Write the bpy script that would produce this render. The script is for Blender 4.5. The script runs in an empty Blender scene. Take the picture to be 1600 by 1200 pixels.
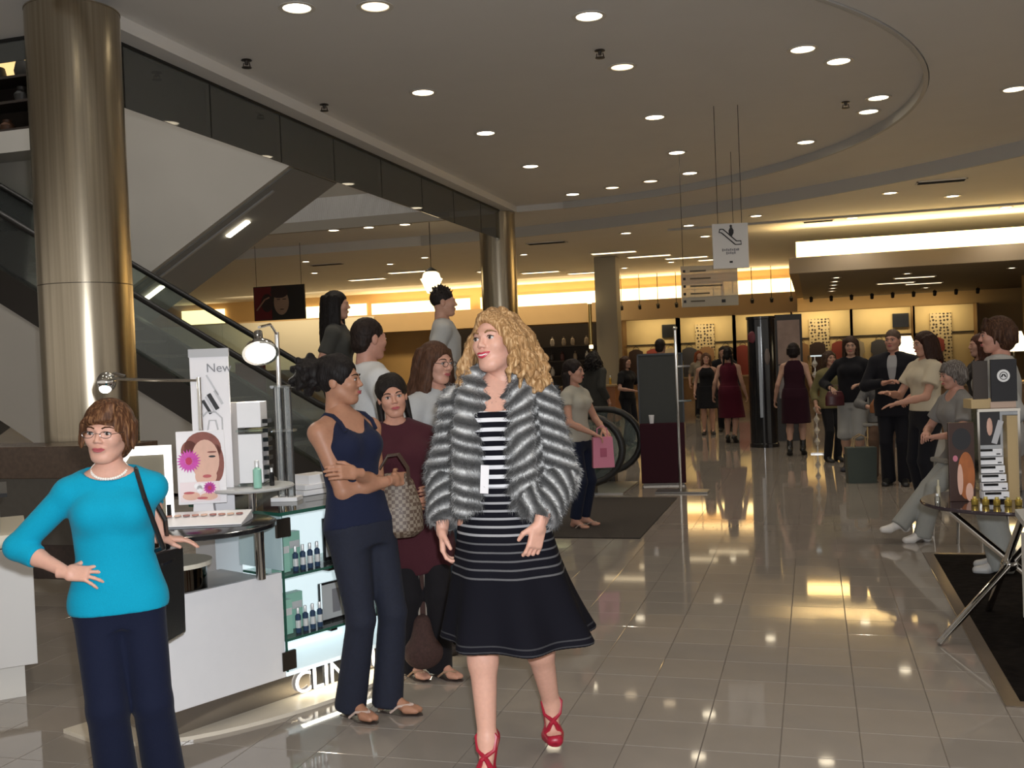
import bpy, bmesh, math, random
import numpy as np
from mathutils import Vector, Matrix, geometry
random.seed(7); np.random.seed(7)
SC = bpy.context.scene
COL = SC.collection
PI = math.pi

# ---------------------------------------------------------------- camera
cam = bpy.data.cameras.new('camera'); cam.sensor_width = 36; cam.lens = 36.0; cam.clip_end = 200
camo = bpy.data.objects.new('camera', cam); COL.objects.link(camo)
_r = (0.95867355, 0.28168848, -0.03995783); _u = (0.03195066, 0.03296355, 0.99894572); _f = (-0.28270866, 0.95893952, -0.02260115)
camo.matrix_world = Matrix(((_r[0], _u[0], -_f[0], 0), (_r[1], _u[1], -_f[1], 0), (_r[2], _u[2], -_f[2], 1.6), (0, 0, 0, 1)))
SC.camera = camo
# ---------------------------------------------------------------- view, world, flash
SC.view_settings.view_transform = 'Standard'; SC.view_settings.look = 'None'
SC.view_settings.gamma = 1.0; SC.view_settings.use_curve_mapping = False
SC.view_settings.exposure = 0.12
W = bpy.data.worlds.new('world'); SC.world = W; W.use_nodes = True
W.node_tree.nodes['Background'].inputs[0].default_value = (1.0, 0.92, 0.82, 1)   # dim light of the rest of the store
W.node_tree.nodes['Background'].inputs[1].default_value = 0.60
FLASH_W = 545.0; SPOT_W = 50.0; COVE = 2.4
fl_ = bpy.data.lights.new('camera_flash', 'SPOT'); fl_.energy = FLASH_W; fl_.color = (0.93, 0.96, 1.0)
fl_.spot_size = math.radians(88); fl_.spot_blend = 0.6; fl_.shadow_soft_size = 0.03
flo = bpy.data.objects.new('camera_flash', fl_); COL.objects.link(flo)
flo.location = (0.05, 0.05, 1.70)
flo.rotation_euler = Vector((-0.2827, 0.9589, -0.02)).to_track_quat('-Z', 'Y').to_euler()

def area(name, loc, direction, sx, sy, power, color):
    l = bpy.data.lights.new(name, 'AREA'); l.shape = 'RECTANGLE'; l.size = sx; l.size_y = sy
    l.energy = power; l.color = color
    o = bpy.data.objects.new(name, l); COL.objects.link(o); o.location = loc
    o.rotation_euler = Vector(direction).to_track_quat('-Z', 'X').to_euler()
    return o

cy_ = SC.cycles; cy_.max_bounces = 6; cy_.diffuse_bounces = 3; cy_.glossy_bounces = 3; cy_.transmission_bounces = 3; cy_.transparent_max_bounces = 10
cy_.caustics_reflective = False; cy_.caustics_refractive = False; cy_.sample_clamp_indirect = 4.0; cy_.use_adaptive_sampling = True; cy_.adaptive_threshold = .035; cy_.use_denoising = True

# ---------------------------------------------------------------- materials
MATS = {}
def M(name, col=(.5, .5, .5), rough=.6, metal=0., emit=0., noise=0., nscale=20., bump=0., alpha=1., spec=.5, coat=0., trans=0., ecol=None, sheen=0.):
    if name in MATS: return MATS[name]
    m = bpy.data.materials.new(name); m.use_nodes = True
    nt = m.node_tree; b = nt.nodes['Principled BSDF']
    c = (*col, 1)
    b.inputs['Base Color'].default_value = c; b.inputs['Roughness'].default_value = rough
    b.inputs['Metallic'].default_value = metal; b.inputs['Specular IOR Level'].default_value = spec
    b.inputs['Coat Weight'].default_value = coat; b.inputs['Transmission Weight'].default_value = trans
    b.inputs['Alpha'].default_value = alpha; b.inputs['Sheen Weight'].default_value = sheen
    if emit: b.inputs['Emission Color'].default_value = (*(ecol or col), 1); b.inputs['Emission Strength'].default_value = emit
    tc = nt.nodes.new('ShaderNodeTexCoord')
    nz = nt.nodes.new('ShaderNodeTexNoise'); nz.inputs['Scale'].default_value = nscale; nz.inputs['Detail'].default_value = 3
    nt.links.new(tc.outputs['Object'], nz.inputs['Vector'])
    if noise:
        mx = nt.nodes.new('ShaderNodeMix'); mx.data_type = 'RGBA'
        mx.inputs[6].default_value = (*[max(0, v * (1 - noise)) for v in col], 1)
        mx.inputs[7].default_value = (*[min(1, v * (1 + noise)) for v in col], 1)
        nt.links.new(nz.outputs['Fac'], mx.inputs[0]); nt.links.new(mx.outputs[2], b.inputs['Base Color'])
    if bump:
        bp = nt.nodes.new('ShaderNodeBump'); bp.inputs['Strength'].default_value = bump; bp.inputs['Distance'].default_value = .01
        nt.links.new(nz.outputs['Fac'], bp.inputs['Height']); nt.links.new(bp.outputs['Normal'], b.inputs['Normal'])
    MATS[name] = m
    return m
def nodes(m): return m.node_tree, m.node_tree.nodes['Principled BSDF']
def ramp(nt, fac, stops, interp='LINEAR'):
    r = nt.nodes.new('ShaderNodeValToRGB'); cr = r.color_ramp; cr.interpolation = interp
    while len(cr.elements) < len(stops): cr.elements.new(0.5)
    for e, (p, c) in zip(cr.elements, stops): e.position = p; e.color = (*c, 1)
    nt.links.new(fac, r.inputs[0]); return r.outputs[0]
def math_(nt, op, a, b=None):
    n = nt.nodes.new('ShaderNodeMath'); n.operation = op
    for i, v in enumerate((a, b)):
        if v is None: continue
        if isinstance(v, (int, float)): n.inputs[i].default_value = v
        else: nt.links.new(v, n.inputs[i])
    return n.outputs[0]
def glassmat(name, col=(.8, .9, .88), clear=.75, rough=.03):
    """thin sheet glass: mostly see-through, some mirror"""
    m = bpy.data.materials.new(name); m.use_nodes = True; nt = m.node_tree
    out = nt.nodes['Material Output']; nt.nodes.remove(nt.nodes['Principled BSDF'])
    t = nt.nodes.new('ShaderNodeBsdfTransparent'); t.inputs[0].default_value = (*col, 1)
    g = nt.nodes.new('ShaderNodeBsdfGlossy'); g.inputs['Roughness'].default_value = rough
    d = nt.nodes.new('ShaderNodeBsdfDiffuse'); d.inputs[0].default_value = (*col, 1)
    fr = nt.nodes.new('ShaderNodeFresnel'); fr.inputs[0].default_value = 1.5
    m1 = nt.nodes.new('ShaderNodeMixShader'); m1.inputs[0].default_value = 1 - clear
    nt.links.new(t.outputs[0], m1.inputs[1]); nt.links.new(d.outputs[0], m1.inputs[2])
    m2 = nt.nodes.new('ShaderNodeMixShader'); nt.links.new(fr.outputs[0], m2.inputs[0])
    nt.links.new(m1.outputs[0], m2.inputs[1]); nt.links.new(g.outputs[0], m2.inputs[2])
    nt.links.new(m2.outputs[0], out.inputs[0]); MATS[name] = m
    return m

# ---------------------------------------------------------------- mesh builder
class MB:
    def __init__(s): s.v = []; s.f = []; s.m = []; s.mi = 0; s.xf = None
    def add(s, vs, fs):
        o = len(s.v)
        if s.xf is not None: vs = [tuple(s.xf @ Vector(p)) for p in vs]
        s.v += [tuple(p) for p in vs]; s.f += [tuple(i + o for i in f) for f in fs]; s.m += [s.mi] * len(fs); return s
    def box(s, c, d, rot=None):
        x, y, z = d[0] / 2, d[1] / 2, d[2] / 2
        vs = [Vector((a, b, e)) for e in (-z, z) for b in (-y, y) for a in (-x, x)]
        if rot is not None: vs = [rot @ v for v in vs]
        return s.add([v + Vector(c) for v in vs], [(0, 2, 3, 1), (4, 5, 7, 6), (0, 1, 5, 4), (1, 3, 7, 5), (3, 2, 6, 7), (2, 0, 4, 6)])
    def bx(s, x0, x1, y0, y1, z0, z1): return s.box(((x0 + x1) / 2, (y0 + y1) / 2, (z0 + z1) / 2), (abs(x1 - x0), abs(y1 - y0), abs(z1 - z0)))
    def tube(s, pts, r, n=10, closed=False, caps=True):
        pts = [Vector(p) for p in pts]; rs = r if isinstance(r, (list, tuple)) else [r] * len(pts)
        N = len(pts); vs = []; fs = []; up = None
        for i, p in enumerate(pts):
            a = pts[(i - 1) % N] if (i or closed) else p; b = pts[(i + 1) % N] if (i < N - 1 or closed) else p
            t = (b - a).normalized()
            if up is None: up = t.orthogonal().normalized()
            up = (up - t * up.dot(t));
            if up.length < 1e-6: up = t.orthogonal()
            up.normalize(); w = t.cross(up)
            for k in range(n):
                q = 2 * PI * k / n; vs.append(p + (up * math.cos(q) + w * math.sin(q)) * rs[i])
        for i in range(N if closed else N - 1):
            j = (i + 1) % N
            for k in range(n): l = (k + 1) % n; fs.append((i * n + k, i * n + l, j * n + l, j * n + k))
        if caps and not closed: fs.append(tuple(range(n - 1, -1, -1))); fs.append(tuple((N - 1) * n + k for k in range(n)))
        return s.add(vs, fs)
    def cyl(s, a, b, r, r2=None, n=16): return s.tube([a, b], [r, r if r2 is None else r2], n)
    def lathe(s, prof, c=(0, 0, 0), n=24):
        vs = []; fs = []; N = len(prof)
        for r, z in prof:
            for k in range(n): q = 2 * PI * k / n; vs.append((c[0] + r * math.cos(q), c[1] + r * math.sin(q), c[2] + z))
        for i in range(N - 1):
            for k in range(n): l = (k + 1) % n; fs.append((i * n + k, i * n + l, (i + 1) * n + l, (i + 1) * n + k))
        if prof[0][0] > 1e-4: fs.append(tuple(range(n - 1, -1, -1)))
        if prof[-1][0] > 1e-4: fs.append(tuple((N - 1) * n + k for k in range(n)))
        return s.add(vs, fs)
    def prism(s, poly, off):
        """poly: list of 3d points; off: extrusion vector"""
        n = len(poly); off = Vector(off); vs = [Vector(p) for p in poly] + [Vector(p) + off for p in poly]
        fs = [tuple(range(n - 1, -1, -1)), tuple(range(n, 2 * n))] + [(i, (i + 1) % n, n + (i + 1) % n, n + i) for i in range(n)]
        return s.add(vs, fs)
    def sphere(s, c, r, n=12, m=8):
        r = r if isinstance(r, (tuple, list)) else (r, r, r); vs = []; fs = []
        for i in range(m + 1):
            t = PI * i / m
            for k in range(n): q = 2 * PI * k / n; vs.append((c[0] + r[0] * math.sin(t) * math.cos(q), c[1] + r[1] * math.sin(t) * math.sin(q), c[2] + r[2] * math.cos(t)))
        for i in range(m):
            for k in range(n): l = (k + 1) % n; fs.append((i * n + k, (i + 1) * n + k, (i + 1) * n + l, i * n + l))
        return s.add(vs, fs)
    def mesh(s, name, mats, smooth=False):
        me = bpy.data.meshes.new(name); me.from_pydata(s.v, [], s.f)
        for m in (mats if isinstance(mats, (list, tuple)) else [mats]): me.materials.append(m)
        me.polygons.foreach_set('material_index', s.m)
        bm = bmesh.new(); bm.from_mesh(me); bmesh.ops.remove_doubles(bm, verts=bm.verts, dist=1e-6) if smooth else None
        bmesh.ops.recalc_face_normals(bm, faces=bm.faces); bm.to_mesh(me); bm.free()
        if smooth:
            for p in me.polygons: p.use_smooth = True
            try: me.set_sharp_from_angle(angle=math.radians(40))
            except Exception: pass
        me.update(); return me
    def build(s, name, mats, parent=None, loc=(0, 0, 0), rz=0, smooth=False, bevel=0):
        o = bpy.data.objects.new(name, s.mesh(name, mats, smooth)); COL.objects.link(o)
        o.location = loc; o.rotation_euler = (0, 0, rz)
        if parent: o.parent = parent
        if bevel:
            b = o.modifiers.new('bevel', 'BEVEL'); b.width = bevel; b.segments = 2; b.limit_method = 'ANGLE'
        return o
def tag(o, label=None, cat=None, group=None, kind=None):
    if label: o['label'] = label
    if cat: o['category'] = cat
    if group: o['group'] = group
    if kind: o['kind'] = kind
    return o
def T(name, label, cat, loc=(0, 0, 0), rz=0, group=None):
    o = bpy.data.objects.new(name, None); COL.objects.link(o); o.location = loc; o.rotation_euler = (0, 0, rz); o.empty_display_size = .1
    return tag(o, label, cat, group)
def S(name, mb, mat, parent=None, **k):
    o = mb.build(name, mat, parent, **k)
    if parent is None: o['kind'] = 'structure'
    return o
def text_mesh(name, txt, size, mat, parent, mw, extrude=.002, align='CENTER', bold=0.):
    cu = bpy.data.curves.new(name, 'FONT'); cu.body = txt; cu.size = size; cu.extrude = extrude; cu.align_x = align; cu.align_y = 'CENTER'; cu.offset = bold; cu.resolution_u = 4
    tmp = bpy.data.objects.new(name + '_tmp', cu); COL.objects.link(tmp)
    bpy.context.view_layer.update()
    me = bpy.data.meshes.new_from_object(tmp.evaluated_get(bpy.context.evaluated_depsgraph_get()))
    bpy.data.objects.remove(tmp); me.materials.clear(); me.materials.append(mat)
    o = bpy.data.objects.new(name, me); COL.objects.link(o); o.parent = parent; o.matrix_local = mw
    return o
def face_mat(origin, right, up):
    """matrix whose x is `right`, y is `up`, z the outward normal"""
    r = Vector(right).normalized(); u = Vector(up).normalized(); n = r.cross(u)
    return Matrix(((r[0], u[0], n[0], origin[0]), (r[1], u[1], n[1], origin[1]), (r[2], u[2], n[2], origin[2]), (0, 0, 0, 1)))
def copy_tree(o, parent=None):
    c = o.copy(); COL.objects.link(c)
    if parent: c.parent = parent
    for ch in list(o.children): copy_tree(ch, c)
    return c

# ---------------------------------------------------------------- signed distance modelling (numpy surface nets)
class G:
    def __init__(s, lo, hi, h):
        s.lo = np.array(lo, np.float32); s.h = h
        s.n = np.ceil((np.array(hi) - np.array(lo)) / h).astype(int) + 1
        s.ax = [s.lo[i] + h * np.arange(s.n[i], dtype=np.float32) for i in range(3)]
        s.d = np.full(tuple(s.n), .5, np.float32)
    def blk(s, lo, hi):
        sl = []
        for i in range(3):
            a = int(max(0, math.floor((lo[i] - s.lo[i]) / s.h))); b = int(min(s.n[i], math.ceil((hi[i] - s.lo[i]) / s.h) + 1))
            if b <= a: return None
            sl.append(slice(a, b))
        X = s.ax[0][sl[0]][:, None, None]; Y = s.ax[1][sl[1]][None, :, None]; Z = s.ax[2][sl[2]][None, None, :]
        return tuple(sl), X, Y, Z
    def add(s, prim, k=.02):
        fn, lo, hi = prim; pad = k + 2 * s.h
        b = s.blk([v - pad for v in lo], [v + pad for v in hi])
        if b is None: return s
        sl, X, Y, Z = b; v = fn(X, Y, Z); d = s.d[sl]
        if k > 0:
            q = np.maximum(k - np.abs(d - v), 0) / k; s.d[sl] = np.minimum(d, v) - q * q * k * .25
        else: s.d[sl] = np.minimum(d, v)
        return s
    def sub(s, prim, k=.01):
        fn, lo, hi = prim; pad = k + 2 * s.h
        b = s.blk([v - pad for v in lo], [v + pad for v in hi])
        if b is None: return s
        sl, X, Y, Z = b; v = -fn(X, Y, Z); d = s.d[sl]
        q = np.maximum(k - np.abs(d - v), 0) / max(k, 1e-6); s.d[sl] = np.maximum(d, v) + q * q * k * .25
        return s
    def cut(s, n, c):
        """keep the side where n.p < c"""
        X = s.ax[0][:, None, None]; Y = s.ax[1][None, :, None]; Z = s.ax[2][None, None, :]
        s.d = np.maximum(s.d, X * n[0] + Y * n[1] + Z * n[2] - c); return s
    def disp(s, fn):
        X = s.ax[0][:, None, None]; Y = s.ax[1][None, :, None]; Z = s.ax[2][None, None, :]
        s.d = s.d + fn(X, Y, Z).astype(np.float32); return s
    def net(s, smooth=1):
        d = s.d; d[0] = d[-1] = .5; d[:, 0] = d[:, -1] = .5; d[:, :, 0] = d[:, :, -1] = .5
        ins = d < 0
        c = ins[:-1, :-1, :-1].astype(np.int8)
        cnt = sum(ins[i:ins.shape[0] - 1 + i, j:ins.shape[1] - 1 + j, k:ins.shape[2] - 1 + k].astype(np.int8) for i in (0, 1) for j in (0, 1) for k in (0, 1))
        act = (cnt > 0) & (cnt < 8)
        I = np.argwhere(act); n = len(I)
        if n == 0: return np.zeros((0, 3)), np.zeros((0, 4), int)
        idx = np.full(act.shape, -1, np.int64); idx[act] = np.arange(n)
        cor = [(i, j, k) for i in (0, 1) for j in (0, 1) for k in (0, 1)]
        val = np.stack([d[I[:, 0] + a, I[:, 1] + b, I[:, 2] + e] for a, b, e in cor], 1)
        acc = np.zeros((n, 3)); w = np.zeros(n)
        for p in range(8):
            for ax in range(3):
                if cor[p][ax]: continue
                q = p | (4 >> ax)
                va, vb = val[:, p], val[:, q]; m = (va < 0) != (vb < 0)
                t = np.where(m, va / np.where(m, va - vb, 1), 0)
                pos = np.tile(np.array(cor[p], float), (n, 1)); pos[:, ax] += t
                acc += np.where(m[:, None], pos, 0); w += m
        V = s.lo + s.h * (I + acc / w[:, None])
        Q = []
        for ax in range(3):
            o1, o2 = [(1, 2), (2, 0), (0, 1)][ax]
            sh = [slice(None)] * 3; sh2 = [slice(None)] * 3
            sh[ax] = slice(0, -1); sh2[ax] = slice(1, None)
            a = ins[tuple(sh)]; b = ins[tuple(sh2)]
            e = np.argwhere(a != b)
            e = e[(e[:, o1] > 0) & (e[:, o2] > 0) & (e[:, o1] < d.shape[o1] - 1) & (e[:, o2] < d.shape[o2] - 1)]
            fl = a[e[:, 0], e[:, 1], e[:, 2]]
            def at(da, db):
                t = e.copy(); t[:, o1] -= da; t[:, o2] -= db; return idx[t[:, 0], t[:, 1], t[:, 2]]
            q = np.stack([at(1, 1), at(0, 1), at(0, 0), at(1, 0)], 1)
            q[~fl] = q[~fl][:, ::-1]; Q.append(q)
        Q = np.concatenate(Q)
        for _ in range(smooth):
            acc = np.zeros_like(V); w = np.zeros(n)
            for i in range(4):
                a, b = Q[:, i], Q[:, (i + 1) % 4]
                for ax in range(3):
                    acc[:, ax] += np.bincount(a, V[b, ax], n) + np.bincount(b, V[a, ax], n)
                w += np.bincount(a, minlength=n) + np.bincount(b, minlength=n)
            V = V * .45 + .55 * acc / np.maximum(w, 1)[:, None]
        return V, Q
def np_mesh(name, parts, mats, smooth=True):
    """parts: list of (V, Q, material index)"""
    V = []; Q = []; mi = []; o = 0
    for v, q, m in parts: V.append(v); Q.append(q + o); mi += [m] * len(q); o += len(v)
    V = np.concatenate(V); Q = np.concatenate(Q)
    me = bpy.data.meshes.new(name); me.vertices.add(len(V)); me.vertices.foreach_set('co', V.astype(np.float32).ravel())
    me.loops.add(Q.size); me.loops.foreach_set('vertex_index', Q.ravel().astype(np.int32))
    me.polygons.add(len(Q)); me.polygons.foreach_set('loop_start', (np.arange(len(Q)) * 4).astype(np.int32))
    me.polygons.foreach_set('loop_total', np.full(len(Q), 4, np.int32))
    me.polygons.foreach_set('material_index', np.array(mi, np.int32)); me.polygons.foreach_set('use_smooth', np.ones(len(Q), bool))
    for m in mats: me.materials.append(m)
    me.update(calc_edges=True); me.validate(); return me
def P3(p): return np.array(p, np.float32)
def cone(a, b, ra, rb, cap=False):
    """round cone from a to b; cap cuts it flat at b"""
    a = P3(a); b = P3(b); v = b - a; L = float(v @ v) + 1e-9; r = max(ra, rb); ln = L ** .5
    def fn(X, Y, Z):
        if cap:
            t = ((X - a[0]) * v[0] + (Y - a[1]) * v[1] + (Z - a[2]) * v[2]) / L; e = (t - 1) * ln; t = np.clip(t, 0, 1.2)
            d = np.sqrt((X - a[0] - t * v[0]) ** 2 + (Y - a[1] - t * v[1]) ** 2 + (Z - a[2] - t * v[2]) ** 2) - (ra + t * (rb - ra))
            return np.maximum(d, e)
        t = np.clip(((X - a[0]) * v[0] + (Y - a[1]) * v[1] + (Z - a[2]) * v[2]) / L, 0, 1)
        return np.sqrt((X - a[0] - t * v[0]) ** 2 + (Y - a[1] - t * v[1]) ** 2 + (Z - a[2] - t * v[2]) ** 2) - (ra + t * (rb - ra))
    return fn, np.minimum(a, b) - r, np.maximum(a, b) + r
def ell(c, r, R=None):
    c = P3(c); r = P3(r); mr = float(r.min()); R = None if R is None else np.array(R, np.float32)
    def fn(X, Y, Z):
        x, y, z = X - c[0], Y - c[1], Z - c[2]
        if R is not None:  # columns of R = local axes
            x, y, z = (x * R[0, 0] + y * R[1, 0] + z * R[2, 0], x * R[0, 1] + y * R[1, 1] + z * R[2, 1], x * R[0, 2] + y * R[1, 2] + z * R[2, 2])
        k0 = np.sqrt((x / r[0]) ** 2 + (y / r[1]) ** 2 + (z / r[2]) ** 2)
        k1 = np.sqrt((x / r[0] ** 2) ** 2 + (y / r[1] ** 2) ** 2 + (z / r[2] ** 2) ** 2) + 1e-6
        return k0 * (k0 - 1) / k1
    m = float(r.max()) if R is not None else r
    return fn, c - m, c + m
def loft(base, axis, side, st, wave=None):
    """elliptic loft; st rows: (t, rx, ry, ox, oy) along axis from base; side = x axis"""
    base = P3(base); w = P3(axis); w = w / np.linalg.norm(w); u = P3(side); u = u - w * (u @ w); u /= np.linalg.norm(u); v = np.cross(w, u)
    st = np.array(st, np.float32); T_, RX, RY, OX, OY = st.T
    def fn(X, Y, Z):
        x, y, z = X - base[0], Y - base[1], Z - base[2]
        t = x * w[0] + y * w[1] + z * w[2]; a = x * u[0] + y * u[1] + z * u[2]; b = x * v[0] + y * v[1] + z * v[2]
        sh = t.shape; tf = t.ravel()
        rx = np.interp(tf, T_, RX).reshape(sh).astype(np.float32); ry = np.interp(tf, T_, RY).reshape(sh).astype(np.float32)
        a = a - np.interp(tf, T_, OX).reshape(sh).astype(np.float32); b = b - np.interp(tf, T_, OY).reshape(sh).astype(np.float32)
        q = np.sqrt((a / rx) ** 2 + (b / ry) ** 2)
        if wave is not None: q = q * (1 + wave(np.arctan2(b, a), t))
        d = (q - 1) * np.minimum(rx, ry)
        return np.maximum(d, np.maximum(T_[0] - t, t - T_[-1]))
    m = float(max(np.abs(RX).max() + np.abs(OX).max(), np.abs(RY).max() + np.abs(OY).max())) * 1.15
    e = base + w * T_[0]; f = base + w * T_[-1]
    return fn, np.minimum(e, f) - m, np.maximum(e, f) + m
def rbox(c, hs, R=None, r=.01):
    c = P3(c); hs = P3(hs) - r; R = None if R is None else np.array(R, np.float32)
    def fn(X, Y, Z):
        x, y, z = X - c[0], Y - c[1], Z - c[2]
        if R is not None:
            x, y, z = (x * R[0, 0] + y * R[1, 0] + z * R[2, 0], x * R[0, 1] + y * R[1, 1] + z * R[2, 1], x * R[0, 2] + y * R[1, 2] + z * R[2, 2])
        qx, qy, qz = np.abs(x) - hs[0], np.abs(y) - hs[1], np.abs(z) - hs[2]
        o = np.sqrt(np.maximum(qx, 0) ** 2 + np.maximum(qy, 0) ** 2 + np.maximum(qz, 0) ** 2)
        return o + np.minimum(np.maximum(qx, np.maximum(qy, qz)), 0) - r
    m = float(np.linalg.norm(hs + r)); return fn, c - m, c + m
def sdf_obj(name, prims, h, mat, parent=None, k=.02, smooth=1, post=None, subs=()):
    lo = np.min([p[1] for p in prims], 0) - 3 * h; hi = np.max([p[2] for p in prims], 0) + 3 * h
    g = G(lo, hi, h)
    for p in prims: g.add(p, k)
    for p in subs: g.sub(p)
    if post: post(g)
    V, Q = g.net(smooth); o = bpy.data.objects.new(name, np_mesh(name, [(V, Q, 0)], [mat])); COL.objects.link(o)
    if parent: o.parent = parent
    return o

# ---------------------------------------------------------------- people
def head_net(m):
    g = G((-.11, -.15, -.16), (.11, .13, .14), .0045)
    j = 1.06 if m else 1.0
    g.add(ell((0, .014, .030), (.074, .092, .084)), 0)
    g.add(ell((0, -.026, -.028), (.0595 * j, .062, .084)), .03)
    g.add(ell((0, -.066, -.091), (.021 * j, .019, .017)), .03)
    for s in (-1, 1):
        g.add(ell((.036 * s, -.060, -.018), (.024, .024, .022)), .025)
        g.add(cone((.010 * s, -.086, .023), (.042 * s, -.072, .024), .009, .007), .015)
        g.add(cone((.046 * s * j, -.005, -.050), (.024 * s * j, -.054, -.088), .013 * j, .012 * j), .03)
        g.sub(ell((.0315 * s, -.099, .006), (.017, .017, .010)), .010)
        g.add(ell((.0315 * s, -.0775, .0055), (.0155, .0105, .0105)), .003)
        g.add(ell((.075 * s, .012, -.004), (.009, .020, .031)), .006)
    g.add(cone((0, -.086, .012), (0, -.105, -.020), .007, .0095), .012)
    for s in (-1, 1): g.add(ell((.0105 * s, -.097, -.025), (.0075, .009, .007)), .006)
    g.add(ell((0, -.086, -.055), (.022, .012, .011)), .012)
    g.add(cone((0, .022, -.05), (0, .030, -.15), .046 * j * j, .046 * j * j), .03)
    g.d[:, :, :2] = .5
    return g.net(1)
HAND = {}
def hand_net(curl, spread=0., thumb=.6):
    key = (curl, spread, thumb)
    if key in HAND: return HAND[key]
    g = G((-.075, -.05, -.09), (.085, .21, .05), .0042)
    g.add(cone((0, -.045, 0), (0, .005, 0), .025, .024), 0)
    g.add(rbox((0, .045, 0), (.036, .046, .0125), None, .0115), .02)
    for i, (x, L) in enumerate(((-.030, .058), (-.010, .073), (.010, .080), (.029, .072))):
        a = Vector((x, .083, .0)); ang = math.radians(8 + curl * .5); sp = (x * spread)
        r = .0088 if i else .0078
        for sgm, fr in enumerate((.44, .31, .25)):
            b = a + Vector((sp * 1.4, math.cos(ang), -math.sin(ang))).normalized() * L * fr
            g.add(cone(a, b, r, r * .93), .004); a = b; r *= .93; ang += math.radians(curl)
    a = Vector((.026, .010, -.004)); 
    d1 = Vector((.75 * thumb + .15, .75, -.35)).normalized(); b = a + d1 * .045; c = b + Vector((.25 * thumb, .9, -.25 - curl * .006)).normalized() * .032
    g.add(cone(a, b, .0125, .0105), .012); g.add(cone(b, c, .0105, .0085), .004)
    HAND[key] = g.net(1); return HAND[key]
HEAD = {}
def ik(a, b, l1, l2, hint):
    a = Vector(a); b = Vector(b); v = b - a; d = min(v.length, (l1 + l2) * .999); v.normalize(); b = a + v * d
    x = (l1 * l1 - l2 * l2 + d * d) / (2 * d); hgt = math.sqrt(max(l1 * l1 - x * x, 0))
    h = Vector(hint) - v * Vector(hint).dot(v)
    h = h.normalized() if h.length > 1e-5 else v.orthogonal().normalized()
    return a + v * x + h * hgt, b
SKIN = {}
def skin(col):
    k = 'skin_%.2f_%.2f_%.2f' % col
    if k not in MATS:
        m = M(k, col, .48, noise=.10, nscale=60, spec=.35); nt, b = nodes(m)
        b.inputs['Subsurface Weight'].default_value = .10; b.inputs['Subsurface Radius'].default_value = (.02, .008, .004)
    return MATS[k]
def cloth(col, rough=.85, noise=.12, nscale=260, bump=.2):
    return M('cloth_%.3f_%.3f_%.3f' % col, col, rough, noise=noise, nscale=nscale, bump=bump, spec=.15, sheen=.05)
def hairmat(col, hi=None):
    k = 'hair_%.3f_%.3f_%.3f' % col
    if k in MATS: return MATS[k]
    m = M(k, col, .55, spec=.18); nt, b = nodes(m)
    tc = nt.nodes.new('ShaderNodeTexCoord'); mp = nt.nodes.new('ShaderNodeMapping'); mp.inputs['Scale'].default_value = (1, 1, .16)
    nz = nt.nodes.new('ShaderNodeTexNoise'); nz.inputs['Scale'].default_value = 130; nz.inputs['Detail'].default_value = 3
    nt.links.new(tc.outputs['Object'], mp.inputs[0]); nt.links.new(mp.outputs[0], nz.inputs['Vector'])
    hi = hi or tuple(min(1, v * 1.5 + .003) for v in col)
    nt.links.new(ramp(nt, nz.outputs['Fac'], [(.3, tuple(v * .55 for v in col)), (.5, col), (.72, hi)]), b.inputs['Base Color'])
    bp = nt.nodes.new('ShaderNodeBump'); bp.inputs['Strength'].default_value = .6; bp.inputs['Distance'].default_value = .006
    nt.links.new(nz.outputs['Fac'], bp.inputs['Height']); nt.links.new(bp.outputs['Normal'], b.inputs['Normal'])
    return m
HAIRC = {}
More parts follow.
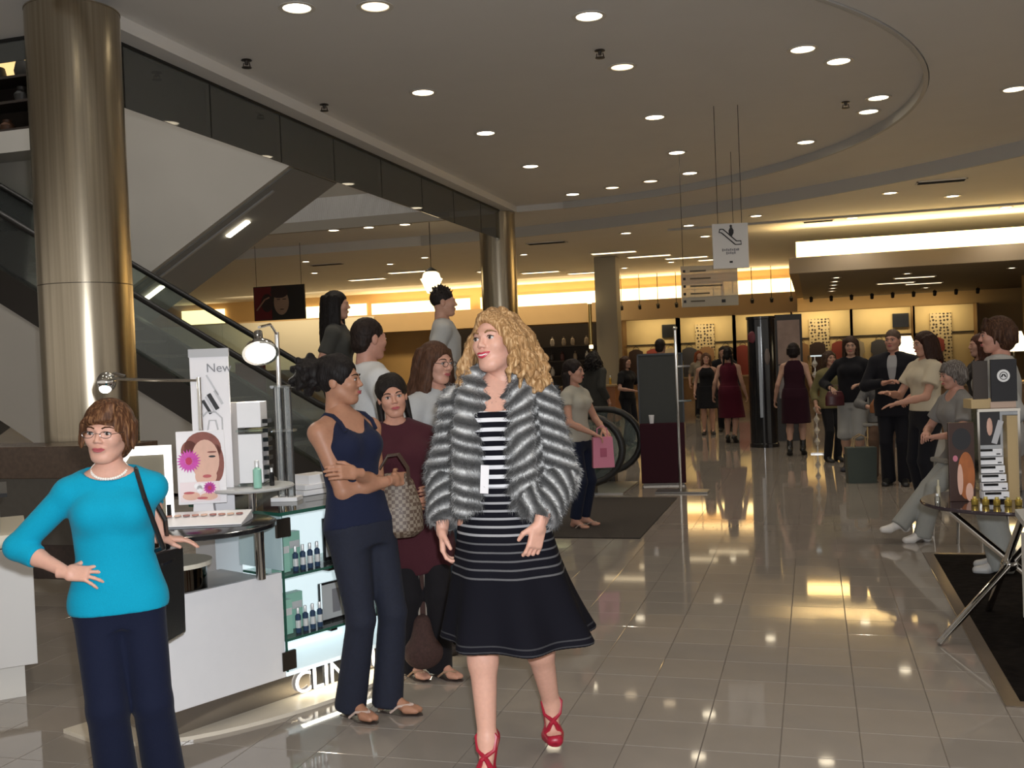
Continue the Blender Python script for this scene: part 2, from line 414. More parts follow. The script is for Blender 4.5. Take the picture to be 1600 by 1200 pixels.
def hair_net(style):
    """hair in head space: x left, -y forward"""
    if style in HAIRC: return HAIRC[style]
    rs = np.random.RandomState(len(style) + 3)
    face = ell((0, -.105, -.030), (.066, .085, .088))
    h = .006
    g = G((-.24, -.2, -.46), (.24, .24, .2), h)
    cap = ell((0, .016, .032), (.085, .104, .094))
    def locks(n, length, wav, r, spread, ymin=-.03, droop=.0):
        for i in range(n):
            th = rs.uniform(-PI, PI); x = math.cos(th); y = math.sin(th)
            if y < ymin / .1 and abs(x) < .86: continue
            p = Vector((x * .078, .016 + y * .094, rs.uniform(-.01, .07))); ph = rs.uniform(0, 6.28); N = 6; L = length * rs.uniform(.75, 1.05)
            prev = p
            for k in range(1, N + 1):
                f = k / N
                q = Vector((x * (.078 + spread * f ** .7), .016 + y * (.094 + spread * f ** .7) + .01 * f, p.z - L * f + droop * f))
                q += Vector((math.sin(ph + f * 9), math.cos(ph + f * 9), 0)) * wav * f
                g.add(cone(prev, q, r * (1.1 - .45 * (f - 1 / N)), r * (1.1 - .45 * f)), .012); prev = q
    if style == 'short':       # cropped man's cut
        g.add(ell((0, .018, .036), (.080, .098, .088)), 0); g.add(ell((0, .062, -.03), (.066, .048, .055)), .02)
        g.cut((0, 0, -1), .085); g.sub(ell((0, -.112, -.045), (.085, .105, .098)), .008)
        for s in (-1, 1): g.sub(ell((.085 * s, .002, -.045), (.03, .034, .05)), .006)
        g.disp(lambda X, Y, Z: .0022 * np.sin(X * 300 + Y * 90) * np.sin(Y * 240 + Z * 160))
    elif style == 'spiky':
        g.add(ell((0, .018, .038), (.079, .098, .088)), 0)
        g.cut((0, 0, -1), .055); g.sub(ell((0, -.112, -.045), (.085, .105, .096)), .008)
        for i in range(60):
            th = rs.uniform(0, 6.28); ph = rs.uniform(0, 1.1)
            d = Vector((math.sin(ph) * math.cos(th), math.sin(ph) * math.sin(th), math.cos(ph)))
            a = Vector((d.x * .07, .018 + d.y * .088, .038 + d.z * .08)); g.add(cone(a, a + d * .028 + Vector((0, 0, .008)), .010, .003), .006)
        for s in (-1, 1): g.sub(ell((.085 * s, .002, -.045), (.03, .034, .05)), .006)
    elif style == 'bobshort':   # short layered cut with side fringe
        g.add(ell((0, .020, .036), (.092, .106, .096)), 0)
        g.add(ell((0, .045, -.03), (.082, .075, .085)), .03)
        for i in range(46):
            th = rs.uniform(-PI, PI); x = math.cos(th); y = math.sin(th)
            if y < -.62: continue
            a = Vector((x * .084, .02 + y * .098, .03)); b = a + Vector((x * .012, y * .012 - .006, -.085 * rs.uniform(.7, 1.1))); g.add(cone(a, b, .016, .006), .012)
        for i in range(16):       # swept fringe
            f = i / 15; a = Vector((.045 - .02 * f, -.06, .11)); b = Vector((.045 - .115 * f, -.088 + .03 * abs(f - .4), .058 - .012 * f)); g.add(cone(a, b, .012, .006), .008)
        g.sub(ell((-.004, -.112, -.042), (.067, .080, .086)), .006)
    elif style in ('bun', 'tied'):
        g.add(ell((0, .022, .038), (.088, .106, .097)), 0); g.disp(lambda X, Y, Z: .004 * np.sin(X * 70 + Z * 40) * np.sin(Y * 60 - Z * 30))
        g.cut((0, 0, -1), .075); g.sub(ell((0, -.108, -.030), (.070, .088, .098)), .008)
        for s in (-1, 1): g.sub(ell((.082 * s, -.002, -.045), (.026, .034, .045)), .006)
        if style == 'bun':
            g.add(ell((0, .145, .045), (.078, .068, .074)), .02)
            for i in range(26):
                th = rs.uniform(0, 6.28); ph = rs.uniform(0, 3.1); d = Vector((math.sin(ph) * math.cos(th), math.sin(ph) * math.sin(th), math.cos(ph)))
                g.add(cone(Vector((0, .145, .045)) + d * .055, Vector((0, .15, .045)) + d * .088 + Vector((0, .004, -.006)), .022, .015), .016)
        else:
            g.add(ell((0, .10, -.04), (.05, .045, .06)), .03)
            for s in (-1, 1):
                for i in range(5): g.add(cone((.07 * s, .03 + .012 * i, -.03), (.085 * s, .02 + .015 * i, -.20 - .02 * i), .018, .008), .015)
    elif style in ('long', 'longwavy', 'medium', 'curly', 'dark_long'):
        g.add(cap, 0); g.sub(ell((0, -.108, -.030), (.070, .088, .092)), .010)
        g.cut((0, 0, -1), .09)
        if style == 'long': locks(110, .34, .006, .017, .015, -.055)
        if style == 'dark_long': locks(110, .27, .006, .017, .02, -.05)
        if style == 'medium': locks(90, .20, .008, .017, .02, -.055)
        if style == 'longwavy': locks(110, .33, .016, .016, .045, -.055)
        if style == 'curly':
            locks(170, .215, .026, .0115, .080, -.062); locks(70, .14, .02, .012, .07, -.05)
            for i in range(26):    # volume on the crown, side parting
                th = rs.uniform(0, 6.28); ph = rs.uniform(.2, 1.2); d = Vector((math.sin(ph) * math.cos(th), math.sin(ph) * math.sin(th), math.cos(ph)))
                a = Vector((d.x * .082, .016 + d.y * .1, .032 + d.z * .09)); g.add(cone(a, a + Vector((d.x * .03, d.y * .03, -.06)), .016, .010), .012)
        g.sub(ell((0, -.120, -.038), (.062, .085, .085)) if style != 'curly' else ell((-.004, -.135, -.022), (.080, .112, .108)), .006)
    g.disp(lambda X, Y, Z: .0016 * np.sin(np.arctan2(Y, X + 1e-4) * 46 + Z * 18))
    HAIRC[style] = g.net(1); return HAIRC[style]

class Person: pass
def person(label, loc, face, h, w=1., sex='f', sk=(.62, .36, .26), hair='medium', hcol=(.05, .03, .02), hhi=None,
           pelvis=(0, 0, 0), lean=(0, 0), twist=0., feet=((.085, 0, 0), (-.085, 0, 0)), fyaw=(8, -8), fpitch=(0, 0), knee=((0, -1, 0), (0, -1, 0)),
           hands=((.262, -.02, .86), (-.262, -.02, .86)), elbow=((.12, 1, 0), (-.12, 1, 0)), hdir=(None, None), hback=(None, None), curl=(28, 28), thumb=(.6, .6), spread=(0., 0.),
           head=(0, 0, 0), top=None, bottom=None, shoes=None, vox=.013, cvox=.012, eyes=True, lips=(.42, .14, .12), cat='person', group=None, belly=0., bust=1., hs=1.0, arm=1.0, smile=0.):
    s = h / 1.70; p = Person(); V3 = Vector
    P0 = V3((pelvis[0], pelvis[1], .90 + pelvis[2]))
    ax = V3((lean[0], lean[1], .54)); ax.normalize(); side = V3((math.cos(math.radians(twist)), math.sin(math.radians(twist)), 0))
    fr = ax.cross(side)  # points back
    male = sex == 'm'
    if male: st = [(-.10, .125, .10, 0, 0), (-.02, .165, .115, 0, 0), (.10, .155, .108, 0, 0), (.18, .148, .106, 0, -.004), (.30, .160, .115, 0, 0), (.40, .175, .118, 0, 0), (.47, .168, .090, 0, .006), (.515, .12, .07, 0, .012), (.55, .062, .052, 0, .014)]
    else: st = [(-.10, .125, .10, 0, 0), (-.02, .172, .116, 0, .004), (.08, .158, .106, 0, 0), (.18, .126, .090, 0, 0), (.28, .134, .094, 0, 0), (.38, .148, .100, 0, 0), (.455, .150, .082, 0, .008), (.50, .115, .066, 0, .012), (.55, .056, .050, 0, .016)]
    st = [(t, rx * w, ry * w + (belly if .02 < t < .3 else 0), ox, oy - (belly * .8 if .02 < t < .3 else 0)) for t, rx, ry, ox, oy in st]
    p.st = st; p.P0 = P0; p.ax = ax; p.side = side; p.s = s; p.fr = fr
    at = lambda t, x=0, y=0: P0 + ax * t + side * x + fr * y
    p.at = at
    sw = (.182 if male else .160) * (.6 + .4 * w); ar = (1.12 if male else 1.0) * (.5 + .5 * w) * arm
    prims = [(loft(P0, ax, side, st), 0)]
    if not male and bust:
        for q in (-1, 1): prims.append((ell(at(.365, q * .066, -.072), (.058 * bust, .058 * bust, .058 * bust)), .035))
    # arms
    AR = []
    for i, q in enumerate((1, -1)):
        sh = at(.448, q * sw); el, wr = ik(sh, hands[i], .295, .255, elbow[i]); AR.append((sh, el, wr))
        prims += [(cone(at(.490, q * .05, .01), sh, .048, .046 * ar), .04), (cone(sh, el, .045 * ar, .035 * ar), .03), (cone(el, el * .6 + wr * .4, .036 * ar, .035 * ar), .02), (cone(el * .6 + wr * .4, wr, .035 * ar, .0235 * ar), .02)]
    # legs
    LG = []
    for i, q in enumerate((1, -1)):
        hp = P0 + V3((q * .085 * w, 0, -.01)) ; f = V3(feet[i]); an = V3((f.x, f.y, f.z + .078))
        kn, an = ik(hp, an, .425, .405, knee[i]); LG.append((hp, kn, an))
        c = kn.lerp(an, .28) + V3((0, .012, 0)); lw = .4 + .6 * w
        prims += [(cone(hp, kn, .088 * w, .055 * lw), .04), (cone(kn, c, .053 * lw, .054 * lw), .02), (cone(c, an, .054 * lw, .034), .03)]
    p.AR = AR; p.LG = LG
    # feet
    FT = []
    for i in (0, 1):
        an = LG[i][2]; a = math.radians(fyaw[i]); pt = math.radians(fpitch[i]); d = V3((math.sin(a) * math.cos(pt), -math.cos(a) * math.cos(pt), -math.sin(pt)))
        up = V3((0, 0, 1)); up = (up - d * up.dot(d)).normalized()
        heel = an - d * .035 - up * .045; ball = an + d * .105 - up * .052; toe = ball + V3((d.x, d.y, 0)).normalized() * .055 + V3((0, 0, -.004))
        if fpitch[i] == 0: heel.z = max(heel.z, an.z - .045)
        FT.append((an, heel, ball, toe, d, up))
        sd = d.cross(up)
        prims += [(cone(an, heel, .036, .030), .02), (cone(an, ball, .036, .024), .02), (cone(ball - sd * .016, toe - sd * .016, .024, .017), .01), (cone(ball + sd * .016, toe + sd * .014, .023, .014), .01)]
    p.FT = FT
    nk = at(.50, 0, .014); hc = at(.52, 0, .012) + V3((0, -.012, .165)) + V3((lean[0] * .12, lean[1] * .12, 0)); p.hc = hc
    prims.append((cone(nk, hc + V3((0, .02, -.06)), .054 * (1.1 if male else .86), .045), .03))
    lo = np.min([q[0][1] for q in prims], 0) - .04; hi = np.max([q[0][2] for q in prims], 0) + .04
    g = G(lo, hi, vox)
    for q, k in prims: g.add(q, k)
    parts = [(*g.net(1), 0)]
    if male not in HEAD: HEAD[male] = head_net(male)
    hm = Matrix.Translation(hc) @ Matrix.Rotation(math.radians(head[0]), 4, 'Z') @ Matrix.Rotation(math.radians(head[1]), 4, 'X') @ Matrix.Rotation(math.radians(head[2]), 4, 'Y') @ Matrix.Scale(hs, 4)
    p.hm = hm
    def xf(VQ, m):
        A = np.array(m); return VQ[0] @ A[:3, :3].T + A[:3, 3], VQ[1]
    parts.append((*xf(HEAD[male], hm), 0))
    for i in (0, 1):
        sh, el, wr = AR[i]; y = V3(hdir[i]).normalized() if hdir[i] else (wr - el).normalized()
        b = V3(hback[i]) if hback[i] else V3(((1 if i == 0 else -1), 0, 0)) if abs(y.z) > .6 else V3((0, 0, 1))
        z = (b - y * b.dot(y)).normalized(); x = y.cross(z)
        # thumb (+x) side: left hand thumb follows y x z, right hand is mirrored
        if i == 1: x = -x
        x = -x if False else x
        hv = .93 if not male else 1.04
        m = Matrix(((x.x, y.x, z.x, wr.x), (x.y, y.y, z.y, wr.y), (x.z, y.z, z.z, wr.z), (0, 0, 0, 1))) @ Matrix.Scale(hv, 4)
        v, qd = xf(hand_net(curl[i], spread[i], thumb[i]), m)
        if i == 1: qd = qd[:, ::-1]
        parts.append((v, qd, 0))
    parts = [(v * s, q, m) for v, q, m in parts]
    o = bpy.data.objects.new('person', np_mesh('person', parts, [skin(sk)])); COL.objects.link(o)
    o.location = loc; o.rotation_euler = (0, 0, math.radians(face)); tag(o, label, cat, group); p.o = o; p.skin = skin(sk)
    def child(name, VQ, mat): 
        c = bpy.data.objects.new(name, np_mesh(name, [(VQ[0] * s, VQ[1], 0)], [mat])); COL.objects.link(c); c.parent = o; return c
    p.child = child
    def garment(name, pr, mat, subs=(), cuts=(), k=.03, sm=1, post=None, hv=None):
        hv = hv or cvox
        lo = np.min([q[0][1] if isinstance(q[0], tuple) else q[1] for q in pr], 0) - .03; hi = np.max([q[0][2] if isinstance(q[0], tuple) else q[2] for q in pr], 0) + .03
        gg = G(lo, hi, hv)
        for q in pr:
            if isinstance(q[0], tuple): gg.add(q[0], q[1])
            else: gg.add(q, k)
        for n_, c_ in cuts: gg.cut(n_, c_)
        for q in subs: gg.sub(q, .008)
        if post: post(gg)
        return child(name, gg.net(sm), mat)
    p.garment = garment
    # hair, face
    if hair:
        p.hair = child('hair', xf(hair_net(hair), hm), hairmat(hcol, hhi))
    if eyes:
        def feat(name, mb, mat): 
            mb.xf = Matrix.Scale(s, 4) @ hm; vs = mb.v; mb.v = [tuple(mb.xf @ V3(q)) for q in vs]; mb.xf = None
            return mb.build(name, mat, o, smooth=True)
        p.feat = feat
        for q in (-1, 1):
            b = MB().sphere((.0315 * q, -.0835, .0055), (.0128, .0062, .0062), 12, 8); feat('eye', b, M('eye_white', (.55, .52, .50), .3))
            b = MB().sphere((.0315 * q, -.0885, .0055), (.0062, .0030, .0062), 10, 6); feat('iris', b, M('iris', (.035, .025, .02), .15))
            b = MB().tube([(.0175 * q, -.0875, .009), (.025 * q, -.0915, .0125), (.034 * q, -.0905, .0128), (.0465 * q, -.083, .0085)], [.001, .0018, .002, .001], 6); feat('eyelashes', b, M('lash', (.012, .01, .01), .6))
            b = MB().tube([(.014 * q, -.0935, .0245), (.026 * q, -.0935, .030), (.040 * q, -.085, .030), (.052 * q, -.072, .024)], [.003, .0034, .0028, .0012], 6); feat('eyebrow', b, hairmat(tuple(v * .6 for v in hcol)))
        sm = smile; ex = .005 * sm; cz = .0075 * sm; op = .0045 * sm; cy = .004 * sm
        b = MB().tube([(-.0235 - ex, -.0905 + cy, -.0530 + cz), (-.012, -.0980, -.0500 + op * .3), (0, -.0995, -.0512 + op * .1), (.012, -.0980, -.0500 + op * .3), (.0235 + ex, -.0905 + cy, -.0530 + cz)], [.0012, .0040, .0034, .0040, .0012], 8)
        b.tube([(-.0225 - ex, -.0905 + cy, -.0545 + cz), (-.0115, -.0970, -.0580 - op * .7), (0, -.0980, -.0595 - op), (.0115, -.0970, -.0580 - op * .7), (.0225 + ex, -.0905 + cy, -.0545 + cz)], [.0012, .0042, .0050, .0042, .0012], 8)
        feat('lips', b, M('lips_%.2f' % lips[0], lips, .35))
    # ---- clothes
    def inf(e, t0, t1, ease=0.):
        ts = [t0] + [r[0] for r in st if t0 + .01 < r[0] < t1 - .01] + [t1]; a = np.array(st); out = []
        mx = max(np.interp(t, a[:, 0], a[:, 1]) for t in ts if t < .45)
        for t in ts:
            rx, ry, ox, oy = [float(np.interp(t, a[:, 0], a[:, c])) for c in (1, 2, 3, 4)]
            if t < .42: rx = rx + (mx - rx) * ease; ry = ry + (max(.118 * w, ry) - ry) * ease * .7
            out.append((t, rx + e, ry + e, ox, oy))
        return out
    p.inf = inf
    if top:
        e = top.get('e', .013); hem = top.get('hem', .02); sl = top.get('sleeve', .35); se = top.get('se', e)
        mat = top['mat'] if 'mat' in top else cloth(top['col']); flare = top.get('flare', 0)
        pr = [(loft(P0, ax, side, inf(e, hem, .545, top.get('ease', .2))), 0)]
        if not male and bust:
            for q in (-1, 1): pr.append((ell(at(.365, q * .066, -.072), (.058 * bust + e, .058 * bust + e, .058 * bust + e)), .05))
        if belly: pass
        cuts = []; subs = []
        if hem < .03:
            pr[0] = (loft(P0, ax, side, inf(e, min(hem, -.10), .545, top.get('ease', .2))), 0)
            for i in (0, 1): hp, kn, an = LG[i]; pr.append((cone(hp, hp.lerp(kn, .5), .090 * w + e + .004, .078 * w + e), .03))
            cuts.append(((-ax.x, -ax.y, -ax.z), -(P0 + ax * hem).dot(ax)))
        nkst = top.get('neck', 'crew')
        if sl > 0:
            for i, q in enumerate((1, -1)):
                sh, el, wr = AR[i]; pr.append((cone(at(.490, q * .05, .01), sh, .048 + e, .046 * ar + e), .04))
                L = sl * 2
                if L <= 1: pr.append((cone(sh, sh.lerp(el, L), .045 * ar + se, .042 * ar + se * 1.4, True), .02))
                else:
                    pr.append((cone(sh, el, .045 * ar + se, .037 * ar + se), .02)); e2 = el.lerp(wr, min(L - 1, 1)); pr.append((cone(el, e2, .037 * ar + se, (.027 + .010 * (2 - L)) * ar + se, True), .02))
        elif nkst not in ('tank', 'low'):
            for q in (1, -1): subs.append(ell(at(.46, q * (sw + .045)), (.058, .12, .12)))
        N = at(.53, 0, -.01)
        if nkst == 'crew': subs.append(ell(at(.565, 0, -.01), (.066, .07, .045)))
        elif nkst == 'scoop': subs.append(ell(at(.555, 0, -.055), (.090, .085, .085)))
        elif nkst == 'wide': subs.append(ell(at(.57, 0, -.02), (.115, .10, .085)))
        elif nkst == 'v': subs += [cone(at(.56, 0, -.07), at(.40, 0, -.14), .062, .010)]
        elif nkst == 'tank':
            subs += [ell(at(.57, 0, -.07), (.088, .13, .165)), ell(at(.57, 0, .10), (.088, .09, .15)), ell(at(.50, .205, 0), (.095, .2, .15)), ell(at(.50, -.205, 0), (.095, .2, .15)), ell(at(.56, 0, 0), (.3, .3, .055))]
        elif nkst == 'low': subs += [ell(at(.575, 0, -.02), (.26, .24, .165))]
        elif nkst == 'open': subs += [cone(at(.58, 0, -.10), at(top.get('to', .1), 0, -.17), .065, .03)]
        p.top = garment(top.get('name', 'top'), pr, mat, subs, cuts)
        if nkst == 'tank':
            b = MB()
            for q in (1, -1): b.tube([at(.43, q * .092, -.112) * s, at(.475, q * .096, -.090) * s, at(.515, q * .096, -.045) * s, at(.533, q * .094, .01) * s, at(.50, q * .092, .078) * s, at(.42, q * .085, .098) * s], .010 * s, 6)
            b.build('strap', mat, o, smooth=True)
    if bottom:
        kd = bottom['kind']; mat = bottom['mat'] if 'mat' in bottom else cloth(bottom['col']); e = bottom.get('e', .010 if kd == 'trousers' else .028)
        wt = bottom.get('waist', .12)
        if kd == 'trousers':
            pr = [(loft(P0, ax, side, inf(e, -.105, wt, 0)), 0)]; hr = bottom.get('hem_r', .06); kr = bottom.get('knee_r', .058 + e); end = bottom.get('end', .035)
            for i in (0, 1):
                hp, kn, an = LG[i]; d = (an - kn).normalized(); bt = an + d * (.078 - end) if end < .3 else kn.lerp(an, 1 - end)
                pr += [(cone(hp, kn, .090 * w + e, kr), .035), (cone(kn, bt, kr, hr, True), .02)]
            cuts = []
            subs = []
            p.bottom = garment(bottom.get('name', 'trousers'), pr, mat, subs, cuts)
        else:
            hz = bottom['hem']; sp = bottom.get('flare', .0); n = bottom.get('folds', 0); amp = bottom.get('amp', .05)
            a = np.array(st); top_rx = float(np.interp(wt, a[:, 0], a[:, 1])); hipx = .172 * w
            L = P0.z + wt - hz; off = V3((pelvis[0], pelvis[1], 0)); ctr = (LG[0][1] + LG[1][1]) / 2 - P0
            rows = []
            for j in range(9):
                f = j / 8; z = P0.z + wt - L * f; t = z - P0.z
                rx, ry = [float(np.interp(max(t, -.02), a[:, 0], a[:, c])) for c in (1, 2)]
                gx = sp * max(0, f - .3) ** 1.2; dr = max(0, -t) / .42
                rows.append((-L * f, rx + e + gx + max(0, .0), ry + e + gx + .02 * f + abs(LG[0][1].y - LG[1][1].y) * .25 * min(1, dr), ctr.x * min(1, dr) + bottom.get('sway', 0) * f * f, ctr.y * min(1, dr) ))
            rows = rows[::-1]
            wv = (lambda th, t: amp * np.sin(th * n + 1.1) * np.clip(-t / L, 0, 1) ** 2) if n else None
            pr = [(loft(V3((P0.x, P0.y, P0.z + wt)), V3((0, 0, 1)), side, rows, wv), 0)]
            p.bottom = garment(bottom.get('name', 'skirt'), pr, mat, (), ())
    if shoes:
        kd = shoes['kind']; mat = shoes['mat'] if 'mat' in shoes else M('shoe_%.2f_%.2f_%.2f' % shoes['col'], shoes['col'], shoes.get('rough', .4))
        for i in (0, 1):
            an, heel, ball, toe, d, up = FT[i]; sd = d.cross(up); hv = .009 if kd != 'pump' else .006
            if kd == 'flipflop':
                b = MB(); pts = [heel - up * .03 - d * .02, heel - up * .03 + d * .07, ball - up * .022, toe - up * .018 + d * .012]; fl = Vector((0, 0, .0))
                vs = []; ws = (.030, .032, .044, .030)
                outl = [pts[0] + sd * ws[0], pts[1] + sd * ws[1], pts[2] + sd * ws[2], pts[3] + sd * ws[3] * .8, pts[3] + d * .015, pts[3] - sd * ws[3] * .8, pts[2] - sd * ws[2], pts[1] - sd * ws[1], pts[0] - sd * ws[0]]
                b.prism([q * s for q in outl], (0, 0, -.012 * s)); so = b.build('sandal', M('sole', (.05, .035, .03), .6), o)
                b = MB(); t0 = ball + up * .022 + d * .03
                for q in (1, -1): b.tube([(ball - d * .07 + sd * q * .042 - up * .015) * s, (ball - d * .03 + sd * q * .034 + up * .016) * s, t0 * s], .006 * s, 6)
                b.build('sandal_strap', mat, so)
            elif kd == 'pump':   # platform heel with crossed strap
                pl = shoes.get('plat', .02)
                pr = [(cone(ball - sd * .012 - up * .012, toe - sd * .010 - up * .008, .033, .026), .01), (cone(ball + sd * .014 - up * .012, toe + sd * .008 - up * .008, .033, .024), .01), (cone(heel, ball - up * .012, .034, .030), .02), (cone(heel + up * .01, heel + up * .03, .034, .030), .02)]
                sub = [cone(an + up * .12, ball + d * .008 + up * .030, .050, .026), cone(an + up * .10, an - up * .010 + d * .02, .045, .040), ell(toe + d * .030 + up * .004, (.014, .014, .010))]
                so = p.garment('shoe', pr, mat, sub, (), hv=.005)
                b = MB(); b.tube([(heel + d * .012) * s, (heel - up * .05 + d * .004 - V3((0, 0, .02))) * s, V3((heel.x, heel.y, shoes.get('floor', (0, 0))[i])) * s], [.026 * s, .012 * s, .008 * s], 10)
                b.build('heel', mat, so, smooth=True)
                b = MB()
                for q in (1, -1):
                    b.tube([(an - d * .032 + sd * q * .010 + up * .035) * s, (an + sd * q * .037 + up * .02) * s, (an + d * .04 + sd * q * .030 - up * .005) * s, (an + d * .085 - sd * q * .010 + up * .004) * s, (ball - sd * q * .028 + up * .012) * s], [.009 * s] * 4 + [.012 * s], 8)
                b.build('ankle_strap', mat, so, smooth=True)
            else:
                ez = .008
                pr = [(cone(an, heel, .036 + ez * .5, .032 + ez), .02), (cone(an + d * .02 - up * .01, ball, .036 + ez * .5, .027 + ez), .02), (cone(ball - sd * .014, toe - sd * .012, .027 + ez, .020 + ez), .012), (cone(ball + sd * .014, toe + sd * .010, .026 + ez, .018 + ez), .012)]
                sub = []
                if kd == 'boot': pr.append((cone(an, an.lerp(LG[i][1], .30), .044, .046), .02))
                elif kd == 'heel': sub = [cone(an + up * .12, an + d * .07 + up * .01, .07, .034)]
                else: sub = [cone(an + up * .13, an + up * .055, .08, .06)]
                so = p.garment('shoe', pr, mat, sub, (), hv=hv)
                if kd in ('heel', 'boot') and fpitch[i] > 5:
                    b = MB().tube([(heel + d * .01) * s, V3((heel.x, heel.y, feet[i][2] - .0)) * s], [.020 * s, .010 * s], 8); b.build('heel', mat, so, smooth=True)
    return p

# ---------------------------------------------------------------- setting: floor
WH = M('paint_white', (.62, .60, .56), .7, noise=.03, nscale=3)
mtile = M('floor_tile', (.30, .270, .238), .045, noise=.07, nscale=5, spec=.8)
nt, b = nodes(mtile)
oi = nt.nodes.new('ShaderNodeObjectInfo'); ge = nt.nodes.new('ShaderNodeNewGeometry')
src = [l.from_socket for l in nt.links if l.to_socket == b.inputs['Base Color']][0]
mx = nt.nodes.new('ShaderNodeMix'); mx.data_type = 'RGBA'; mx.blend_type = 'MULTIPLY'; mx.inputs[0].default_value = 1
nt.links.new(src, mx.inputs[6])
wv = nt.nodes.new('ShaderNodeTexWhiteNoise'); fl3 = nt.nodes.new('ShaderNodeVectorMath'); fl3.operation = 'FLOOR'
sc3 = nt.nodes.new('ShaderNodeVectorMath'); sc3.operation = 'MULTIPLY_ADD'; sc3.inputs[1].default_value = (1 / .311, 1 / .306, 0); sc3.inputs[2].default_value = (.176 / .311, -4.13 / .306, 0)
nt.links.new(ge.outputs['Position'], sc3.inputs[0]); nt.links.new(sc3.outputs[0], fl3.inputs[0]); nt.links.new(fl3.outputs[0], wv.inputs['Vector'])
nt.links.new(ramp(nt, wv.outputs['Value'], [(0, (.90, .90, .90)), (1, (1.0, .99, .98))]), mx.inputs[7]); nt.links.new(mx.outputs[2], b.inputs['Base Color'])
mgrout = M('grout', (.16, .135, .11), .8, noise=.1)
fb = MB().bx(-26, 16, -6, 37, -.12, -.004); floor = S('floor', fb, mgrout)
TX, TY, X0, Y0, GAP = .311, .306, -.176, 4.13, .0035
def vis(x, y):   # camera depth and image position of a floor point
    d = -.28270866 * x + .95893952 * y + .0362
    if d < .5: return None
    a = (.95867355 * x + .28168848 * y + .064) / d
    bb = (.03195066 * x + .03296355 * y - 1.598) / d
    return d, 800 + 1600 * a, 600 - 1600 * bb
near = []; far = []
for i in range(-62, 40):
    for j in range(-8, 105):
        cx, cy = X0 + (i + .5) * TX, Y0 + (j + .5) * TY
        v = vis(cx, cy)
        if v and -140 < v[1] < 1740 and v[2] < 1270: near.append((v[0], cx, cy))
        else: far.append((cx, cy))
near.sort()
tile = MB(); hx, hy = TX / 2 - GAP / 2, TY / 2 - GAP / 2
tile.add([(-hx, -hy, -.006), (hx, -hy, -.006), (hx, hy, -.006), (-hx, hy, -.006), (-hx, -hy, -.001), (hx, -hy, -.001), (hx, hy, -.001), (-hx, hy, -.001), (-hx + .0012, -hy + .0012, 0), (hx - .0012, -hy + .0012, 0), (hx - .0012, hy - .0012, 0), (-hx + .0012, hy - .0012, 0)],
         [(0, 1, 5, 4), (1, 2, 6, 5), (2, 3, 7, 6), (3, 0, 4, 7), (4, 5, 9, 8), (5, 6, 10, 9), (6, 7, 11, 10), (7, 4, 8, 11), (8, 9, 10, 11)])
tm = tile.mesh('tile', mtile)
for d, cx, cy in near[:300]:
    o = bpy.data.objects.new('tile', tm); COL.objects.link(o); o.location = (cx, cy, 0); o.parent = floor
rest = MB()
for cx, cy in [(a, b_) for _, a, b_ in near[300:]] + [p for p in far if p[1] < 30 and -16 < p[0] < 10 and p[1] > 0]:
    rest.add([(cx - hx, cy - hy, -.003), (cx + hx, cy - hy, -.003), (cx + hx, cy + hy, -.003), (cx - hx, cy + hy, -.003), (cx - hx, cy - hy, 0), (cx + hx, cy - hy, 0), (cx + hx, cy + hy, 0), (cx - hx, cy + hy, 0)], [(0, 1, 5, 4), (1, 2, 6, 5), (2, 3, 7, 6), (3, 0, 4, 7), (4, 5, 6, 7)])
ro = rest.build('tile_field', mtile, floor); ro['kind'] = 'stuff'

# ---------------------------------------------------------------- ceilings
mceil = M('ceiling_paint', (.84, .82, .79), .8, noise=.03, nscale=2)
def circ(c, r, n=96): return [(c[0] + r * math.cos(2 * PI * k / n), c[1] + r * math.sin(2 * PI * k / n)) for k in range(n)]
def slab(mb, loops, z, th, down=True):
    pl = [[Vector((x, y, 0)) for x, y in lp] for lp in loops]
    tr = geometry.tessellate_polygon(pl); flat = [p for lp in loops for p in lp]
    for zz in (z, z + th): mb.add([(x, y, zz) for x, y in flat], [tuple(t) for t in tr])
    for lp in loops:
        n = len(lp); mb.add([(x, y, z) for x, y in lp] + [(x, y, z + th) for x, y in lp], [(i, (i + 1) % n, n + (i + 1) % n, n + i) for i in range(n)])
C1, R1 = (-5.5, 13.15), 6.89; C2, R2 = (-8.69, 6.88), 15.63
OX, OY0, OY1 = -5.9, 7.5, 18.9     # escalator opening
def clip_circ(c, r, a0, a1, n): return [(c[0] + r * math.cos(math.radians(a0 + (a1 - a0) * k / n)), c[1] + r * math.sin(math.radians(a0 + (a1 - a0) * k / n))) for k in range(n + 1)]
coffer = [p for p in clip_circ(C1, R1, -78, 84, 60) if p[0] > OX + .25]
coffer = [(OX + .25, coffer[0][1])] + coffer + [(OX + .25, coffer[-1][1])]
opening = [(-17, OY0), (OX, OY0), (OX, OY1), (-17, OY1)]
outer = [(-26, -6), (7.2, -6)] + [p for p in clip_circ(C2, R2, -5, 92, 70)]
outer = outer + [(-26, 22.49)]
mb = MB(); slab(mb, [outer, coffer, opening], 4.6, .45); S('ceiling', mb, mceil)
mb = MB(); slab(mb, [[(C1[0] + (x - C1[0]) * 1.03, C1[1] + (y - C1[1]) * 1.03) for x, y in coffer]], 4.72, .1); S('ceiling', mb, mceil)
arc = clip_circ(C2, R2, -5, 92, 70)
low = [(16, -6)] + [(16, 37), (-26, 37), (-26, 22.49)] + arc[::-1] + [(7.2, -6)]
mb = MB(); slab(mb, [low], 4.38, .6); S('ceiling', mb, mceil)
